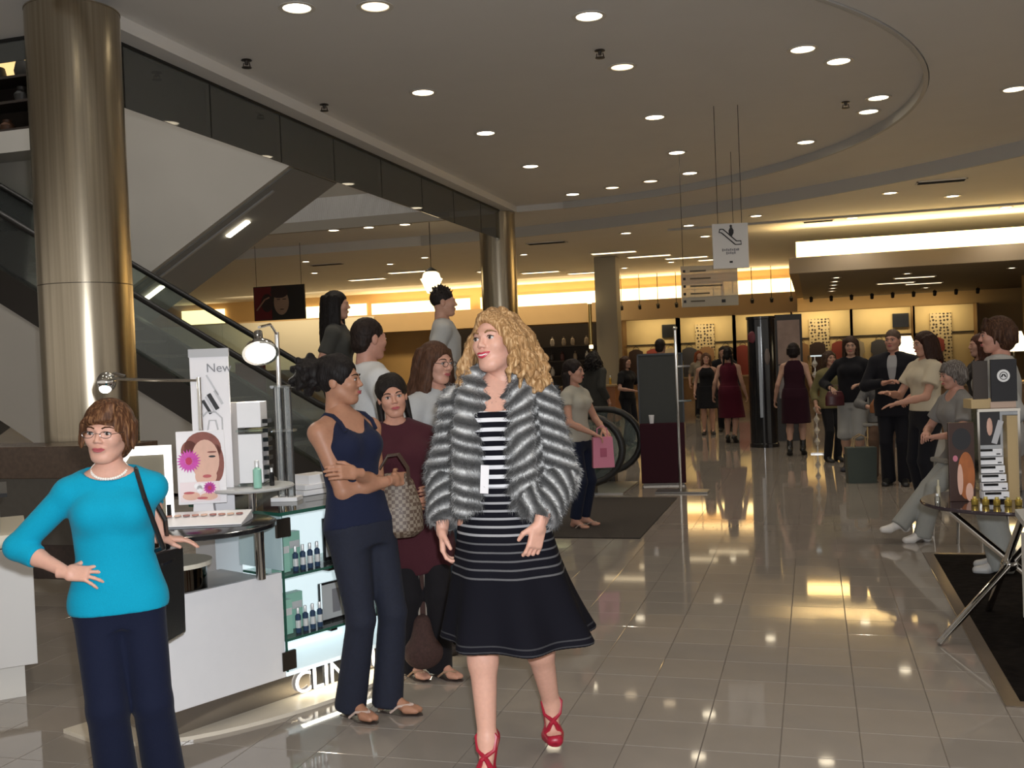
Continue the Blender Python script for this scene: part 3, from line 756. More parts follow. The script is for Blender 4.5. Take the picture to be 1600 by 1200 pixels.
# lips along the steps
mtrim = M('trim_paint', (.58, .57, .55), .6)
def ring(name, pts, z0, z1, w):
    mb = MB()
    for (x0, y0), (x1, y1) in zip(pts, pts[1:]):
        t = Vector((x1 - x0, y1 - y0, 0)).normalized(); n = Vector((t.y, -t.x, 0)) * w
        q = [Vector((x0, y0, z0)), Vector((x1, y1, z0)), Vector((x1, y1, z0)) - n, Vector((x0, y0, z0)) - n]
        mb.prism(q, (0, 0, z1 - z0))
    return S(name, mb, mtrim)
ring('trim_1', clip_circ(C1, R1 - .01, -60, 83, 60), 4.585, 4.72, .05)
ring('trim_2', clip_circ(C2, R2 - .02, 20, 90, 60), 4.37, 4.61, .06)
S('trim_3', MB().bx(-3, 12, 22.85, 22.95, 4.34, 4.385), mtrim)
# upper floor seen through the escalator opening
S('ceiling', MB().bx(-20, -2, 5, 22, 8.8, 8.9), mceil)
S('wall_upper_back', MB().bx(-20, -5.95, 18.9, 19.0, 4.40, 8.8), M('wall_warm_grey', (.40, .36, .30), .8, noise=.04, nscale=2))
S('wall_upper_left', MB().bx(-17.1, -17.0, 5, 22, 0, 8.8), WH)
S('wall_upper_front', MB().bx(-17, OX, 7.25, 7.4, 4.9, 8.8), WH)
S('wall_upper_right', MB().bx(OX + .1, OX + .2, 7.4, 18.9, 5.05, 8.8), WH)
# ---------------------------------------------------------------- back of the store
mwarm = M('wall_ochre', (.46, .30, .13), .75, noise=.08, nscale=1.5)
mtan = M('fascia_tan', (.42, .30, .17), .7, noise=.05, nscale=2)
S('wall_back', MB().bx(-26, 16, 36.4, 36.7, 0, 4.4), mwarm)
S('wall_left', MB().bx(-26.2, -26, 19, 37, 0, 4.4), mwarm)
S('wall_right', MB().bx(12, 12.2, 12, 37, 0, 4.4), mwarm)
S('trim_4', MB().bx(-26, -.45, 35.2, 35.5, 2.85, 3.52), mtan)         # bulkhead under the far cove
S('wall_far_left', MB().bx(-26, -15.6, 35.1, 35.2, 1.6, 3.46), M('parapet_grey', (.62, .60, .54), .7))
area('wall_fill_left', (-14, 33.4, 4.2), (0, .6, -.8), .3, 14, 240, (1, .76, .42))  # added light without a fixture, lifts the left back wall
S('trim_5', MB().bx(-26, -.45, 35.5, 36.4, 3.38, 3.44), mtan)
S('trim_6', MB().bx(-.45, 12, 23.8, 24.0, 3.30, 3.65), M('fascia_grey', (.40, .35, .28), .7))
S('trim_7', MB().bx(-.45, -.25, 24.0, 35.5, 3.30, 3.65), mtan)
S('trim_8', MB().bx(-.25, 12, 24.0, 36.4, 3.30, 3.36), M('soffit_grey', (.30, .26, .21), .8))
mglow = M('cove_glow', (1.0, .80, .42), .6, emit=COVE, ecol=(1.0, .80, .40))  # cove light falling on the upstand wall, put in as glowing strips
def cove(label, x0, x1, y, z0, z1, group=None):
    t = T('glowing_upstand', label, 'glowing wall', ((x0 + x1) / 2, y, z0), 0, group)
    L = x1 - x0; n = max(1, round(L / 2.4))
    for k in range(n): MB().bx(-L / 2 + k * L / n + .004, -L / 2 + (k + 1) * L / n - .004, -.01, .01, .02, z1 - z0).build('upstand_glow', mglow, t)
    MB().bx(-L / 2, L / 2, -.03, .03, -.02, .02).build('upstand_foot', M('upstand_foot', (.3, .25, .18), .5), t)
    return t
cove('far self-glowing cove wall strip left of the dark poster of a face', -24.6, -22.6, 36.3, 3.5, 4.15)
cove('self-glowing cove wall strip just right of the dark poster of a face', -19.4, -16.4, 36.3, 3.5, 4.03)
cove('self-glowing cove wall strip behind the two riders on the escalator', -16.2, -12.2, 36.3, 3.5, 4.0)
cove('self-glowing cove wall strip just right of the second metal column', -11.8, -7.2, 36.3, 3.46, 4.0)
cove('self-glowing cove wall strip left of the hanging directory sign', -6.6, -3.0, 36.3, 3.46, 4.0)
cove('self-glowing cove wall strip right of the hanging directory sign', -2.9, -.5, 36.3, 3.46, 4.05)
cove('long self-glowing cove wall over the right soffit', -.3, 11.8, 24.45, 3.5, 4.06)
area('cove_wash_right', (4, 24.2, 3.7), (0, .05, 1), .3, 9, 170, (1, .68, .28))
area('cove_wash_back', (-8, 35.9, 3.6), (0, -.2, 1), .3, 16, 230, (1, .68, .30))
# ---------------------------------------------------------------- metal columns
mcol = M('brushed_bronze', (.42, .36, .27), .26, metal=1.)
nt, b = nodes(mcol); tc = nt.nodes.new('ShaderNodeTexCoord'); mp = nt.nodes.new('ShaderNodeMapping'); mp.inputs['Scale'].default_value = (1, 1, .01)
nz = nt.nodes.new('ShaderNodeTexNoise'); nz.inputs['Scale'].default_value = 40; nt.links.new(tc.outputs['Object'], mp.inputs[0]); nt.links.new(mp.outputs[0], nz.inputs['Vector'])
nt.links.new(ramp(nt, nz.outputs['Fac'], [(.3, (.38, .33, .25)), (.7, (.50, .44, .34))]), b.inputs['Base Color'])
def column(label, x, y, r=.365, z=4.59):
    t = T('column', label, 'column', (x, y, 0))
    for k in range(2): MB().lathe([(r, .12 + k * (z - .12) / 2 + .003), (r, .12 + (k + 1) * (z - .12) / 2 - .003)], n=64).build('cladding', mcol, t, smooth=True)
    MB().lathe([(r + .02, 0), (r + .02, .11), (r - .01, .12)], n=48).build('base', M('dark_steel', (.10, .09, .08), .3, metal=1), t, smooth=True)
    MB().lathe([(r - .012, .1), (r - .012, z)], n=32).build('core', M('dark_steel', (.1, .1, .1)), t)
    MB().lathe([(r - .06, z - .01), (r + .004, z - .01), (r + .004, z), (r - .06, z)], n=48).build('collar', mcol, t, smooth=True)
column('big brushed metal column behind the woman in turquoise', -5.72, 7.12)
column('brushed metal column in the distance above the fur coat woman', -6.05, 19.9)
def pillar(label, x, y, w=.6, z=4.37, mat=None, d=.6):
    t = T('pillar', label, 'pillar', (x, y, 0)); m = mat or M('pillar_paint', (.36, .33, .27), .6)
    MB().bx(-w / 2, w / 2, -d / 2, d / 2, .15, z).build('shaft', m, t, bevel=.01)
    MB().bx(-w / 2 - .02, w / 2 + .02, -d / 2 - .02, d / 2 + .02, 0, .15).build('base', M('dark_steel'), t)
pillar('grey square pillar behind the blonde woman with curls', -5.45, 28.3)
pillar('square pillar at the far right behind the white jacket', 5.6, 29.0, .7, 3.29, mwarm)
# ---------------------------------------------------------------- glass draft curtain round the escalator opening
mcur = glassmat('curtain_glass', (.60, .62, .58), .80)
MK = M('black_metal', (.02, .02, .02), .4, metal=.5)
cu = T('glass_draft_curtain', 'row of hanging glass panels along the ceiling edge above the escalator', 'glass panels', (OX + .02, OY0, 4.02))
ys = [7.5, 7.95, 9.34, 10.79, 12.18, 13.7, 15.3, 16.8, 18.3, 19.5]
for a, b_ in zip(ys, ys[1:]): MB().bx(-.006, .006, a - OY0 + .008, b_ - OY0 - .008, 0, .57).build('glass_panel', mcur, cu)
MB().bx(-.02, .02, 0, 12.0, .55, .585).build('top_rail', MK, cu)
for y in ys[1:-1]: MB().bx(-.010, .010, y - OY0 - .007, y - OY0 + .007, .0, .56).build('clip', MK, cu)
cu = T('glass_draft_curtain', 'glass panels hanging at the ceiling corner left of the big column', 'glass panels', (-6, OY0 - .02, 4.4))
for k in range(6): MB().bx(-1.45 * (k + 1) + .008, -1.45 * k - .008, -.006, .006, 0, .19).build('glass_panel', mcur, cu)
MB().bx(-8.7, 0, -.02, .02, .17, .20).build('top_rail', MK, cu)

# ---------------------------------------------------------------- ceiling lamps
mlamp = M('lamp_lens', (1, .92, .75), .5, emit=7., ecol=(1, .86, .62)); mrim = M('lamp_rim', (.75, .72, .66), .35)
mlampd = M('lamp_lens_dim', (1, .85, .6), .5, emit=2.2, ecol=(1, .78, .5))
for _m in (mlamp, mlampd): _m.cycles.emission_sampling = 'NONE'
def downlight(label, x, y, z, r=.13, dim=False, power=None, group=None, lit=True, col=(1, .87, .70)):
    t = T('downlight', label, 'ceiling light', (x, y, z), 0, group)
    MB().lathe([(r, 0), (r + .03, -.004), (r + .03, -.012), (r - .008, -.012), (r - .015, .0)], n=24).build('rim', mrim, t, smooth=True)
    MB().lathe([(0.0005, -.006), (r - .012, -.006), (r - .012, -.002), (.0005, -.002)], n=24).build('lens', mlampd if dim else mlamp, t)
    if lit:
        l = bpy.data.lights.new('downlight_beam', 'SPOT'); l.energy = power or SPOT_W; l.color = col; l.spot_size = math.radians(125); l.spot_blend = .7; l.shadow_soft_size = .1
        o = bpy.data.objects.new('downlight_beam', l); COL.objects.link(o); o.parent = t; o.location = (0, 0, -.03)
    return t
def nz_(x, y):   # coffer or main ceiling
    return 4.72 if math.hypot(x - C1[0], y - C1[1]) < R1 and x > OX + .3 else 4.6
DLS = [((-4.17, 8.05), 'ceiling downlight nearest the big metal column', 0), ((-3.54, 8.28), 'dimmer ceiling downlight second from the big column along the top edge', 1),
  ((-1.86, 9.27), 'bright ceiling downlight at the top middle', 0), ((-1.87, 11.02), 'dimmer downlight just below the top middle one', 1), ((-4.19, 11.08), 'second downlight of the row beside the glass panels', 0),
  ((-4.18, 13.39), 'third downlight of the row beside the glass panels', 0), ((-4.26, 16.0), 'fourth downlight of the row beside the glass panels', 0), ((-1.89, 13.51), 'third downlight of the middle row', 0),
  ((-1.92, 16.02), 'fourth downlight of the middle row', 0), ((-1.94, 17.94), 'last downlight of the middle row near the curved step', 0), ((-4.28, 19.1), 'downlight nearest the top of the distant metal column', 0),
  ((-3.45, 18.74), 'small dim downlight left of centre before the curved step', 1), ((-2.69, 18.4), 'small downlight before the curved step right of the dim one', 1), ((0.0, 11.17), 'left one of the upper right pair of downlights', 0),
  ((.37, 11.8), 'right one of the upper right pair of downlights', 0), ((.89, 13.74), 'upper one of the close downlight pair near the curve', 0), ((.81, 14.48), 'lower one of the close downlight pair near the curve', 0), ((0.0, 16.16), 'single downlight in the bend of the curved step', 0)]
for (x, y), lb, dim in DLS: downlight(lb, x, y, nz_(x, y) - .001, dim=bool(dim))
DLL = [((1.44, 19.91), 'left one of two downlights by the long right air vent'), ((2.62, 21.0), 'right one of two downlights by the long right air vent'), ((-1.03, 21.71), 'downlight just above the hanging escalator sign'),
  ((-2.49, 22.46), 'downlight up left of the hanging escalator sign'), ((-3.96, 23.0), 'downlight beyond the lower step left of centre'), ((-2.37, 24.78), 'small downlight close left of the escalator sign'), ((.9, 23.3), 'small downlight at the left end of the right cove'), ((3.94, 23.4), 'small downlight over the right cove light'),
  ((-8.25, 20.4), 'downlight right of three beyond the escalator opening'), ((-9.09, 20.4), 'downlight middle of three beyond the escalator opening'), ((-9.92, 20.4), 'downlight left of three beyond the escalator opening')]
for (x, y), lb in DLL: downlight(lb, x, y, 4.599 if x < -8 else 4.379, .12)
k = 0
for x, y in ((-12.5, 24), (-11, 26), (-9.6, 25), (-8.6, 27.5), (-7.2, 26), (-13.8, 27), (-5.6, 32), (-4, 31), (-2.4, 30)):
    downlight('tiny warm downlight on the far ochre ceiling', x, y, 4.379, .10, group='tiny far downlights', power=70, col=(1, .70, .35))
mtro = M('troffer_lens', (1, .85, .6), .5, emit=2.6, ecol=(1, .80, .5))
for x, y in ((-9.2, 30), (-8.2, 31.5), (-7.0, 32.8), (-5.0, 27.0), (-4.3, 28.6), (-3.4, 29.8), (-2.6, 31.0), (-13.5, 30), (-11.5, 28.5)):
    t = T('ceiling_troffer', 'narrow warm light panel on the far ochre ceiling', 'ceiling light', (x, y, 4.379), 0, 'far ceiling light panels')
    MB().bx(-.62, .62, -.17, .17, -.02, 0).build('frame', mrim, t); MB().bx(-.58, .58, -.13, .13, -.024, -.018).build('lens', mtro, t)
for x, y in ((.6, 26), (.6, 27.5), (.6, 29), (.6, 30.5), (.6, 32), (2.2, 26), (4.5, 26.2), (3.3, 33)):
    downlight('small light in the dark soffit on the right', x, y, 3.299, .09, group='soffit lights', power=14, col=(1, .75, .42))
for x, y in ((2.5, 27.5), (2.2, 29.5), (3.0, 30.5)):
    t = T('ceiling_troffer', 'narrow pale light panel in the dark soffit', 'ceiling light', (x, y, 3.299), 0, 'soffit light panels')
    MB().bx(-.5, .5, -.12, .12, -.02, 0).build('frame', mrim, t); MB().bx(-.46, .46, -.09, .09, -.024, -.018).build('lens', mlampd, t)
for x in (-4.2, -1.9, .4, 2.7):      # unseen rows added over and behind the photographer as room fill
    for y in (5.5, 2.8, 0.0, -3.0): downlight('unseen fill downlight added above the near floor', x, y, 4.599, group='added near fill lights')
for x in (-7.5, -10.5, -13.5):        # unseen lamps added high up to brighten the escalator well
    for y in (9.5, 11.6, 16.8): downlight('unseen fill downlight added above the escalator well', x, y, 8.799, group='added upper fill lights', power=150, col=(1, .95, .88))
for x in (2.4, 4.8, 7.0):
    for y in (7.6, 10.5, 13.5): downlight('downlight over the right hand displays', x, y, 4.599 if math.hypot(x - C2[0], y - C2[1]) < R2 else 4.379, group='right downlights')
# vents and sprinklers
mv = M('vent_dark', (.03, .03, .03), .7)
for lb, x, y, z, L in (('long dark air vent in the ceiling at the upper right', 2.2, 19.0, 4.379, .75), ('dark air vent slot right of the distant metal column', -6.0, 23.75, 4.379, .9), ('short air vent slot left of the right cove', .2, 23.4, 4.379, .6), ('air vent slot above the dark face poster', -12.4, 25.0, 4.379, .9)):
    t = T('air_vent', lb, 'vent', (x, y, z)); MB().bx(-L / 2, L / 2, -.13, .13, -.008, 0).build('backing', mv, t)
    MB().bx(-L / 2 - .03, L / 2 + .03, -.16, -.13, -.014, 0).bx(-L / 2 - .03, L / 2 + .03, .13, .16, -.014, 0).bx(-L / 2 - .03, -L / 2, -.16, .16, -.014, 0).bx(L / 2, L / 2 + .03, -.16, .16, -.014, 0).build('frame', mceil, t)
    for k in range(4): MB().box((0, -.09 + .06 * k, -.009), (L, .012, .02), Matrix.Rotation(.5, 3, 'X')).build('slat', mv, t)
spr = M('sprinkler_metal', (.09, .08, .07), .4, metal=.7)
for lb, x, y in (('sprinkler head right of the top middle downlights', -1.98, 10.35), ('sprinkler head near the glass panel edge by the big column', -5.35, 9.2), ('sprinkler head in the ceiling left of the curve', .5, 13.8), ('sprinkler head near the glass panels further along', -5.45, 11.1)):
    t = T('sprinkler', lb, 'sprinkler', (x, y, nz_(x, y))); MB().lathe([(.05, 0), (.055, -.008), (.02, -.012), (.018, -.05)], n=12).build('escutcheon', spr, t, smooth=True)
    MB().lathe([(.05, -.075), (.05, -.08), (.01, -.085)], n=10).build('deflector', spr, t); MB().cyl((.03, 0, -.03), (.04, 0, -.078), .006, n=6).cyl((-.03, 0, -.03), (-.04, 0, -.078), .006, n=6).build('arm', spr, t)
# ---------------------------------------------------------------- escalator going up to the left
def esc_z(x, z0=.0, xs=-5.48): return z0 + max(0, xs - x) * math.tan(math.radians(30.4))
mrub = M('handrail_rubber', (.012, .011, .010), .45); msk = M('escalator_skirt', (.045, .04, .036), .35, metal=.6); mgl = glassmat('balustrade_glass', (.82, .88, .85), .93); msteel = M('brushed_steel', (.55, .54, .52), .3, metal=1.)
ES = T('escalator', 'escalator climbing to the left with black handrails and glass sides', 'escalator', (-2.12, 11.6, 0))
XE = -15.2
def rail_pts(dy, h0):
    pts = [(-.55, dy, .16)] + [(-.46 + .44 * math.sin(a), dy, h0 - .40 - .40 * math.cos(a) + .0) for a in [PI * k / 12 for k in range(1, 12)]]
    xs = [-2.46, -3.2] + [-4.8 - .15 * k for k in range(8)] + [-6.6, -8, -10, -12, XE]
    out = [(p[0], p[1], p[2]) for p in pts]
    for x in xs:
        q = -5.5; s_ = .6; t_ = min(1, max(0, (q + s_ - x) / (2 * s_))); sm = s_ * t_ * t_ if x > q - s_ else (q - x)
        out.append((x + 2.0, dy, h0 + sm * math.tan(math.radians(30.4))))
    return out
for dy, nm in ((.05, 'handrail'), (1.35, 'handrail')): MB().tube(rail_pts(dy, .93), .042, 10).build(nm, mrub, ES, smooth=True)
for dy in (.05, 1.35):
    rp = rail_pts(dy, .93); low = [(x, y, esc_z(x - 2.0) + .16) for x, y, z in rp]
    cuts = [0, 11, 14, 21, 22, 23, 24, 25, 26]
    idx = list(range(11, len(rp)))
    for k in range(11, len(rp) - 1):
        a, b_, c, d = rp[k], rp[k + 1], (rp[k + 1][0], dy, esc_z(rp[k + 1][0] - 2.0) + .14), (rp[k][0], dy, esc_z(rp[k][0] - 2.0) + .14)
        n = max(1, round(abs(a[0] - b_[0]) / 1.0))
        for j in range(n):
            f0, f1 = j / n, (j + 1) / n; L = lambda p, q, f: tuple(p[i] + (q[i] - p[i]) * f for i in range(3))
            MB().prism([L(a, b_, f0), L(a, b_, f1), L(d, c, f1), L(d, c, f0)], (0, .01, 0)).build('glass_panel', mgl, ES)
    MB().prism([(rp[k][0], dy, rp[k][2]) for k in range(12)] + [(-.46, dy, .14)], (0, .01, 0)).build('newel_glass', mgl, ES)
    # deck (dark band) and skirt
    prof = [(x, esc_z(x)) for x in [-2.35, -5.48, -6.4, -8, -10, -12, XE]]
    poly = [(x + 2, dy - .09, z + .16) for x, z in prof] + [(x + 2, dy - .09, z - .32) if x < -5.6 else (x + 2, dy - .09, 0.0) for x, z in prof[::-1]]
    MB().prism(poly, (0, .19, 0)).build('deck', msk, ES)
n = 0
for k in range(46):     # treads
    x = -2.9 - k * .36; z = esc_z(x)
    if x < XE + .4: break
    t = MB().bx(x + 2 - .18, x + 2 + .18, .16, 1.22, z - .02, z + .015)
    st = t.build('step', M('step_metal', (.16, .155, .15), .4, metal=.8), ES); MB().bx(x + 2 - .185, x + 2 - .17, .16, 1.22, z - .22, z - .02).build('riser', M('step_metal'), st)
MB().bx(-1.9, -.05, .14, 1.24, 0, .015).build('comb_plate', msteel, ES)
mclad = M('escalator_cladding', (.60, .57, .52), .6, noise=.03, nscale=2)
pr = [(x, esc_z(x) - .30) for x in (-6.1, -7, -9, -11, -13, XE)]
for (xa, za), (xb, zb) in zip(pr, pr[1:]):
    MB().prism([(xa + 2, -.02, za), (xb + 2, -.02, zb), (xb + 2, -.02, max(.02, zb - 1.7)), (xa + 2, -.02, max(.02, za - 1.7))], (0, 1.42, 0)).build('cladding_panel', mclad, ES)
MB().cyl((-5.5, -.05, 1.03), (-5.0, -.05, .74), .035, n=8).build('skirt_light', M('skirt_light', (1, .95, .7), .5, emit=1.6), ES)
# ---------------------------------------------------------------- escalator behind, climbing to the right
E2 = T('escalator', 'white clad escalator underside rising to the right under the ceiling', 'escalator', (-10.5, 13.6, 0))
def e2z(x): return 3.05 + (x + 9.97) * .573
msof = M('soffit_paint', (.34, .345, .34), .6, noise=.03, nscale=2)
xs = [-15.2, -12.5, -11, -9.6, -8.4, -7.28]
xs = [-14.6] + xs[1:]
for a, b_ in zip(xs, xs[1:]):
    MB().prism([(a + 10.5, 0, e2z(a)), (b_ + 10.5, 0, e2z(b_)), (b_ + 10.5, 0, 8.5), (a + 10.5, 0, 8.5)] if a > -12.6 else [(a + 10.5, 0, max(.4, e2z(a))), (b_ + 10.5, 0, e2z(b_)), (b_ + 10.5, 0, 5.4), (a + 10.5, 0, 5.4)], (0, .10, 0)).build('cladding_panel', mclad, E2)
    MB().prism([(a + 10.5, .10, e2z(a) - .02), (b_ + 10.5, .10, e2z(b_) - .02), (b_ + 10.5, .10, e2z(b_) + .3), (a + 10.5, .10, e2z(a) + .3)], (0, 1.45, 0)).build('soffit_panel', msof, E2)
MB().prism([(-7.28 + 10.5, 0, 4.60), (-6.0 + 10.5, 0, 4.60), (-6.0 + 10.5, 0, 8.5), (-7.28 + 10.5, 0, 8.5)], (0, .1, 0)).build('cladding_panel', mclad, E2)
MB().prism([(-7.28 + 10.5, .1, 4.58), (-6.0 + 10.5, .1, 4.58), (-6.0 + 10.5, .1, 4.9), (-7.28 + 10.5, .1, 4.9)], (0, 1.45, 0)).build('soffit_panel', msof, E2)
sl = Matrix.Rotation(-math.atan(.573), 3, 'Y')
for x in (-8.55, -10.15): MB().box((x + 10.5, .62, e2z(x) - .035), (.42, .11, .03), sl).build('soffit_light', mlamp, E2)
MB().box((-9.2 + 10.5, .30, e2z(-9.2) - .03), (3.4, .05, .03), sl).build('soffit_strip', mtrim, E2)
# shelf of goods on the upper floor, far left
t = T('display_shelf', 'dark shelf of goods with a lit top on the upper level at far left', 'shelf', (-11.75, 13.27, 5.43))
for z in (0, .42, .8): MB().bx(-1.3, 1.3, -.25, .25, z, z + .04).build('shelf_board', M('dark_wood', (.04, .03, .025), .5), t)
MB().bx(-1.3, 1.3, .22, .25, .0, 1.3).build('back_panel', M('dark_wood'), t); MB().bx(-1.28, 1.28, .18, .21, .88, 1.28).build('lit_panel', M('lit_amber', (1, .7, .3), .5, emit=.9), t)
for k, (x, r, hh) in enumerate(((-.3, .13, .2), (.25, .16, .22), (-.6, .1, .25), (.7, .12, .3))):
    tag(MB().lathe([(r, 0), (r * 1.1, hh * .4), (r * .9, hh), (r * .3, hh + .01)], n=16).build('hat_box', M('goods_%d' % (k % 2), (.02, .018, .016), .6), None, loc=(-11.75 + x, 13.2, 6.271), smooth=True), 'dark round box on top of the upper level shelf', 'box', 'goods on the upper shelf')
for k in range(8):
    x = -1.05 + .3 * k; hh = .18 + .12 * ((k * 7) % 3) / 2
    tag(MB().lathe([(.09, 0), (.12, hh * .5), (.06, hh * .8), (.07, hh)], n=12).build('vase', M('vase_%d' % (k % 3), [(.10, .05, .03), (.05, .05, .05), (.16, .10, .06)][k % 3], .4), None, loc=(-11.75 + x, 13.2, 5.471 if k % 2 else 5.891), smooth=True), 'small dark vase on the upper level shelf', 'vase', 'vases on the upper shelf')
S('trim_9', MB().bx(-13.4, -10.2, 13.0, 13.58, 5.1, 5.43), WH)
# ---------------------------------------------------------------- hanging signs
sg = T('hanging_sign', 'white hanging sign with an escalator pictogram', 'sign', (-.96, 13.3, 2.66), math.radians(14))
msw = M('sign_white', (.66, .65, .64), .5, emit=.0); mbk = M('print_black', (.015, .015, .018), .6)
MB().bx(-.225, .225, -.012, .012, 0, .57).build('panel', msw, sg, bevel=.004)
for x in (-.15, .15): MB().cyl((x, 0, .57), (x, 0, 4.72 - 2.66), .004, n=6).build('cable', MK, sg)
pic = MB(); path = [(-.13, .50), (-.09, .50), (.075, .345), (.13, .345), (.135, .30), (.06, .30), (-.11, .455), (-.14, .46)]
pic.tube([(x, -.015, z) for x, z in path], .0075, 6, closed=True); pic.build('escalator_pictogram', mbk, sg)
pic = MB().sphere((.01, -.014, .535), (.016, .004, .018)).lathe([(.008, 0), (.03, .04), (.032, .075), (.012, .115)], (0, 0, 0), 10); pic.v = [(x, y * .15 - .014 if i > 107 else y, z) if i <= 107 else (x + .012, y * .12 - .014, z + .405) for i, (x, y, z) in enumerate(pic.v)]
pic.build('figure_pictogram', mbk, sg)
gr = M('print_grey', (.22, .22, .24), .6)
for z, xs_ in ((.235, (-.10, -.075, -.05, -.025, 0, .025, .05, .075, .095)), (.195, (-.05, -.025, 0, .025, .05)),):
    ln = MB()
    for k, x in enumerate(xs_): ln.bx(x - .009, x + .009, -.0145, -.0125, z - (.012 if k % 3 else .017), z + (.012 if k % 2 else .018))
    ln.build('small_print', gr, sg)
MB().bx(-.02, .02, -.0145, -.0125, .07, .095).build('arrow_mark', mbk, sg)
dg = T('directory_sign', 'translucent hanging store directory with rows of small print', 'sign', (-1.52, 16.3, 2.33), math.radians(14))
MB().bx(-.44, .44, -.012, .012, 0, .64).build('panel', glassmat('frosted_sign', (.62, .56, .44), .35, .2), dg)
for x in (-.4, .4): MB().cyl((x, 0, .64), (x, 0, 4.72 - 2.33), .004, n=6).build('cable', MK, dg)
mdp = M('print_brown', (.10, .08, .05), .6)
for k, (a, b_) in enumerate(((-.30, -.05), (-.30, .02), (-.30, .20), (-.30, .0), (-.30, -.08))):
    z = .56 - k * .118; MB().bx(a, b_, -.016, -.013, z - .012, z + .012).build('print_row', mdp, dg); MB().bx(-.41, -.37, -.016, -.013, z - .02, z + .02).build('row_mark', mbk, dg)
    MB().bx(-.42, .42, -.015, -.013, z - .055, z - .050).build('row_line', M('line_tan', (.45, .38, .25), .6), dg)
MB().bx(.18, .24, -.016, -.013, .05, .10).build('row_mark', mbk, dg)
# dark poster of a face up at the back left, and the lantern
ps = T('hanging_poster', 'dark hanging poster of a face beside a red panel', 'poster', (-12.2, 22, 2.8))
MB().bx(-.68, .68, -.02, .02, 0, .82).build('panel', M('poster_dark', (.025, .022, .02), .5), ps)
MB().bx(-.66, -.20, -.026, -.021, .02, .80).build('red_field', M('poster_red', (.16, .012, .015), .5), ps)
MB().sphere((.06, -.023, .42), (.20, .006, .30), 20, 12).build('face_print', M('poster_skin', (.40, .26, .18), .5, noise=.2, nscale=6), ps, smooth=True)
MB().sphere((-.32, -.027, .42), (.16, .004, .22), 16, 8).sphere((.02, -.028, .66), (.24, .006, .14), 16, 8).build('hair_print', M('poster_hair', (.04, .02, .018), .5), ps, smooth=True)
MB().tube([(-.60, -.03, .25), (-.38, -.03, .5), (-.25, -.03, .55)], .02, 6).build('arm_print', M('poster_skin2', (.35, .2, .15), .5), ps)
MB().bx(-.05, .03, -.034, -.028, .48, .50).bx(.10, .19, -.034, -.028, .48, .50).bx(.03, .12, -.034, -.028, .24, .262).build('feature_print', M('poster_feat', (.06, .025, .02), .5), ps)
for x in (-.6, .6): MB().cyl((x, 0, .82), (x, 0, 1.80), .006, n=6).build('cable', MK, ps)
ln = T('hanging_lantern', 'glowing glass lantern hanging from the far ceiling', 'lantern', (-7.7, 20.4, 3.1))
MB().lathe([(.10, 0), (.16, .12), (.19, .20), (.24, .30), (.20, .32), (.17, .42), (.10, .46)], n=12).build('shade', M('lantern_glow', (1, .82, .5), .5, emit=2.6, ecol=(1, .78, .42)), ln, smooth=True)
MB().lathe([(.13, .455), (.13, .475), (.02, .55)], n=12).build('cap', MK, ln); MB().cyl((0, 0, .5), (0, 0, 1.50), .008, n=6).build('rod', MK, ln)

# ---------------------------------------------------------------- mat and carpet
tag(MB().prism([(-3.6, 8.85, 0), (-1.5, 8.85, 0), (-1.5, 11.42, 0), (-3.6, 11.42, 0)], (0, 0, .010)).build('floor_mat', M('mat_dark', (.030, .024, .020), .95, noise=.3, nscale=80, bump=.4)), 'dark brown floor mat in front of the escalator', 'mat')
cp = T('carpet', 'black carpet with a stone border under the right hand table', 'carpet', (.76, 4.86, 0))
MB().bx(.07, 5.5, .07, 3.45, 0, .008).build('pile', M('carpet_black', (.011, .009, .008), .98, noise=.8, nscale=14, bump=.8, spec=.05), cp)
MB().bx(0, .07, 0, 3.52, 0, .006).bx(.07, 5.5, 0, .07, 0, .006).bx(.07, 5.5, 3.45, 3.52, 0, .006).build('stone_border', M('border_stone', (.13, .10, .075), .3, noise=.2), cp)
# ---------------------------------------------------------------- cosmetics counter
CA = math.radians(23.6); CR = -CA
def CL(x, y, z=0.): return (-2.72 + x * math.cos(CA) + y * math.sin(CA), 3.78 - x * math.sin(CA) + y * math.cos(CA), z)
mwp = M('white_lacquer', (.80, .80, .82), .35, noise=.02); msil = M('satin_chrome', (.60, .59, .57), .16, metal=1.); mkick = M('kick_steel', (.36, .33, .30), .14, metal=.9)
mge = M('glass_edge', (.02, .10, .07), .1, spec=.6); mgs = glassmat('shelf_glass', (.86, .95, .92), .92); mglass_dark = glassmat('smoked_glass', (.25, .27, .27), .55)
mlit = M('lightbox', (.80, .90, .92), .5, emit=.50, ecol=(.80, .95, 1.0)); mblk = M('gloss_black', (.012, .012, .013), .15)
ct = T('display_counter', 'white cosmetics counter with lit glass shelves and a lettered base', 'counter', CL(0, 0), CR)
pw = MB().bx(-.55, -.03, .0, 1.62, .0, .13); kk = pw.build('kick_plate', mkick, ct)
MB().bx(-.034, -.024, .80, 1.02, .002, .128).build('dark_plaque', mblk, kk)
text_mesh('lettering', 'CLINIQUE', .150, M('letter_white', (.9, .9, .92), .4, emit=.55, ecol=(1, 1, 1)), ct, face_mat((-.016, .685, .066), (0, 1, 0), (0, 0, 1)), .004, 'LEFT')
MB().bx(-.028, 0, .015, .628, .13, .633).build('front_panel', mwp, ct, bevel=.002)
MB().bx(-.50, -.030, .02, .625, .13, .60).build('cabinet_body', M('cabinet_grey', (.45, .45, .46), .5), ct)
MB().bx(-.55, .0, .632, 1.62, .13, .150).build('lit_deck', mlit, ct)
MB().bx(-.36, -.34, .66, 1.62, .15, .90).build('back_panel', mlit, ct)
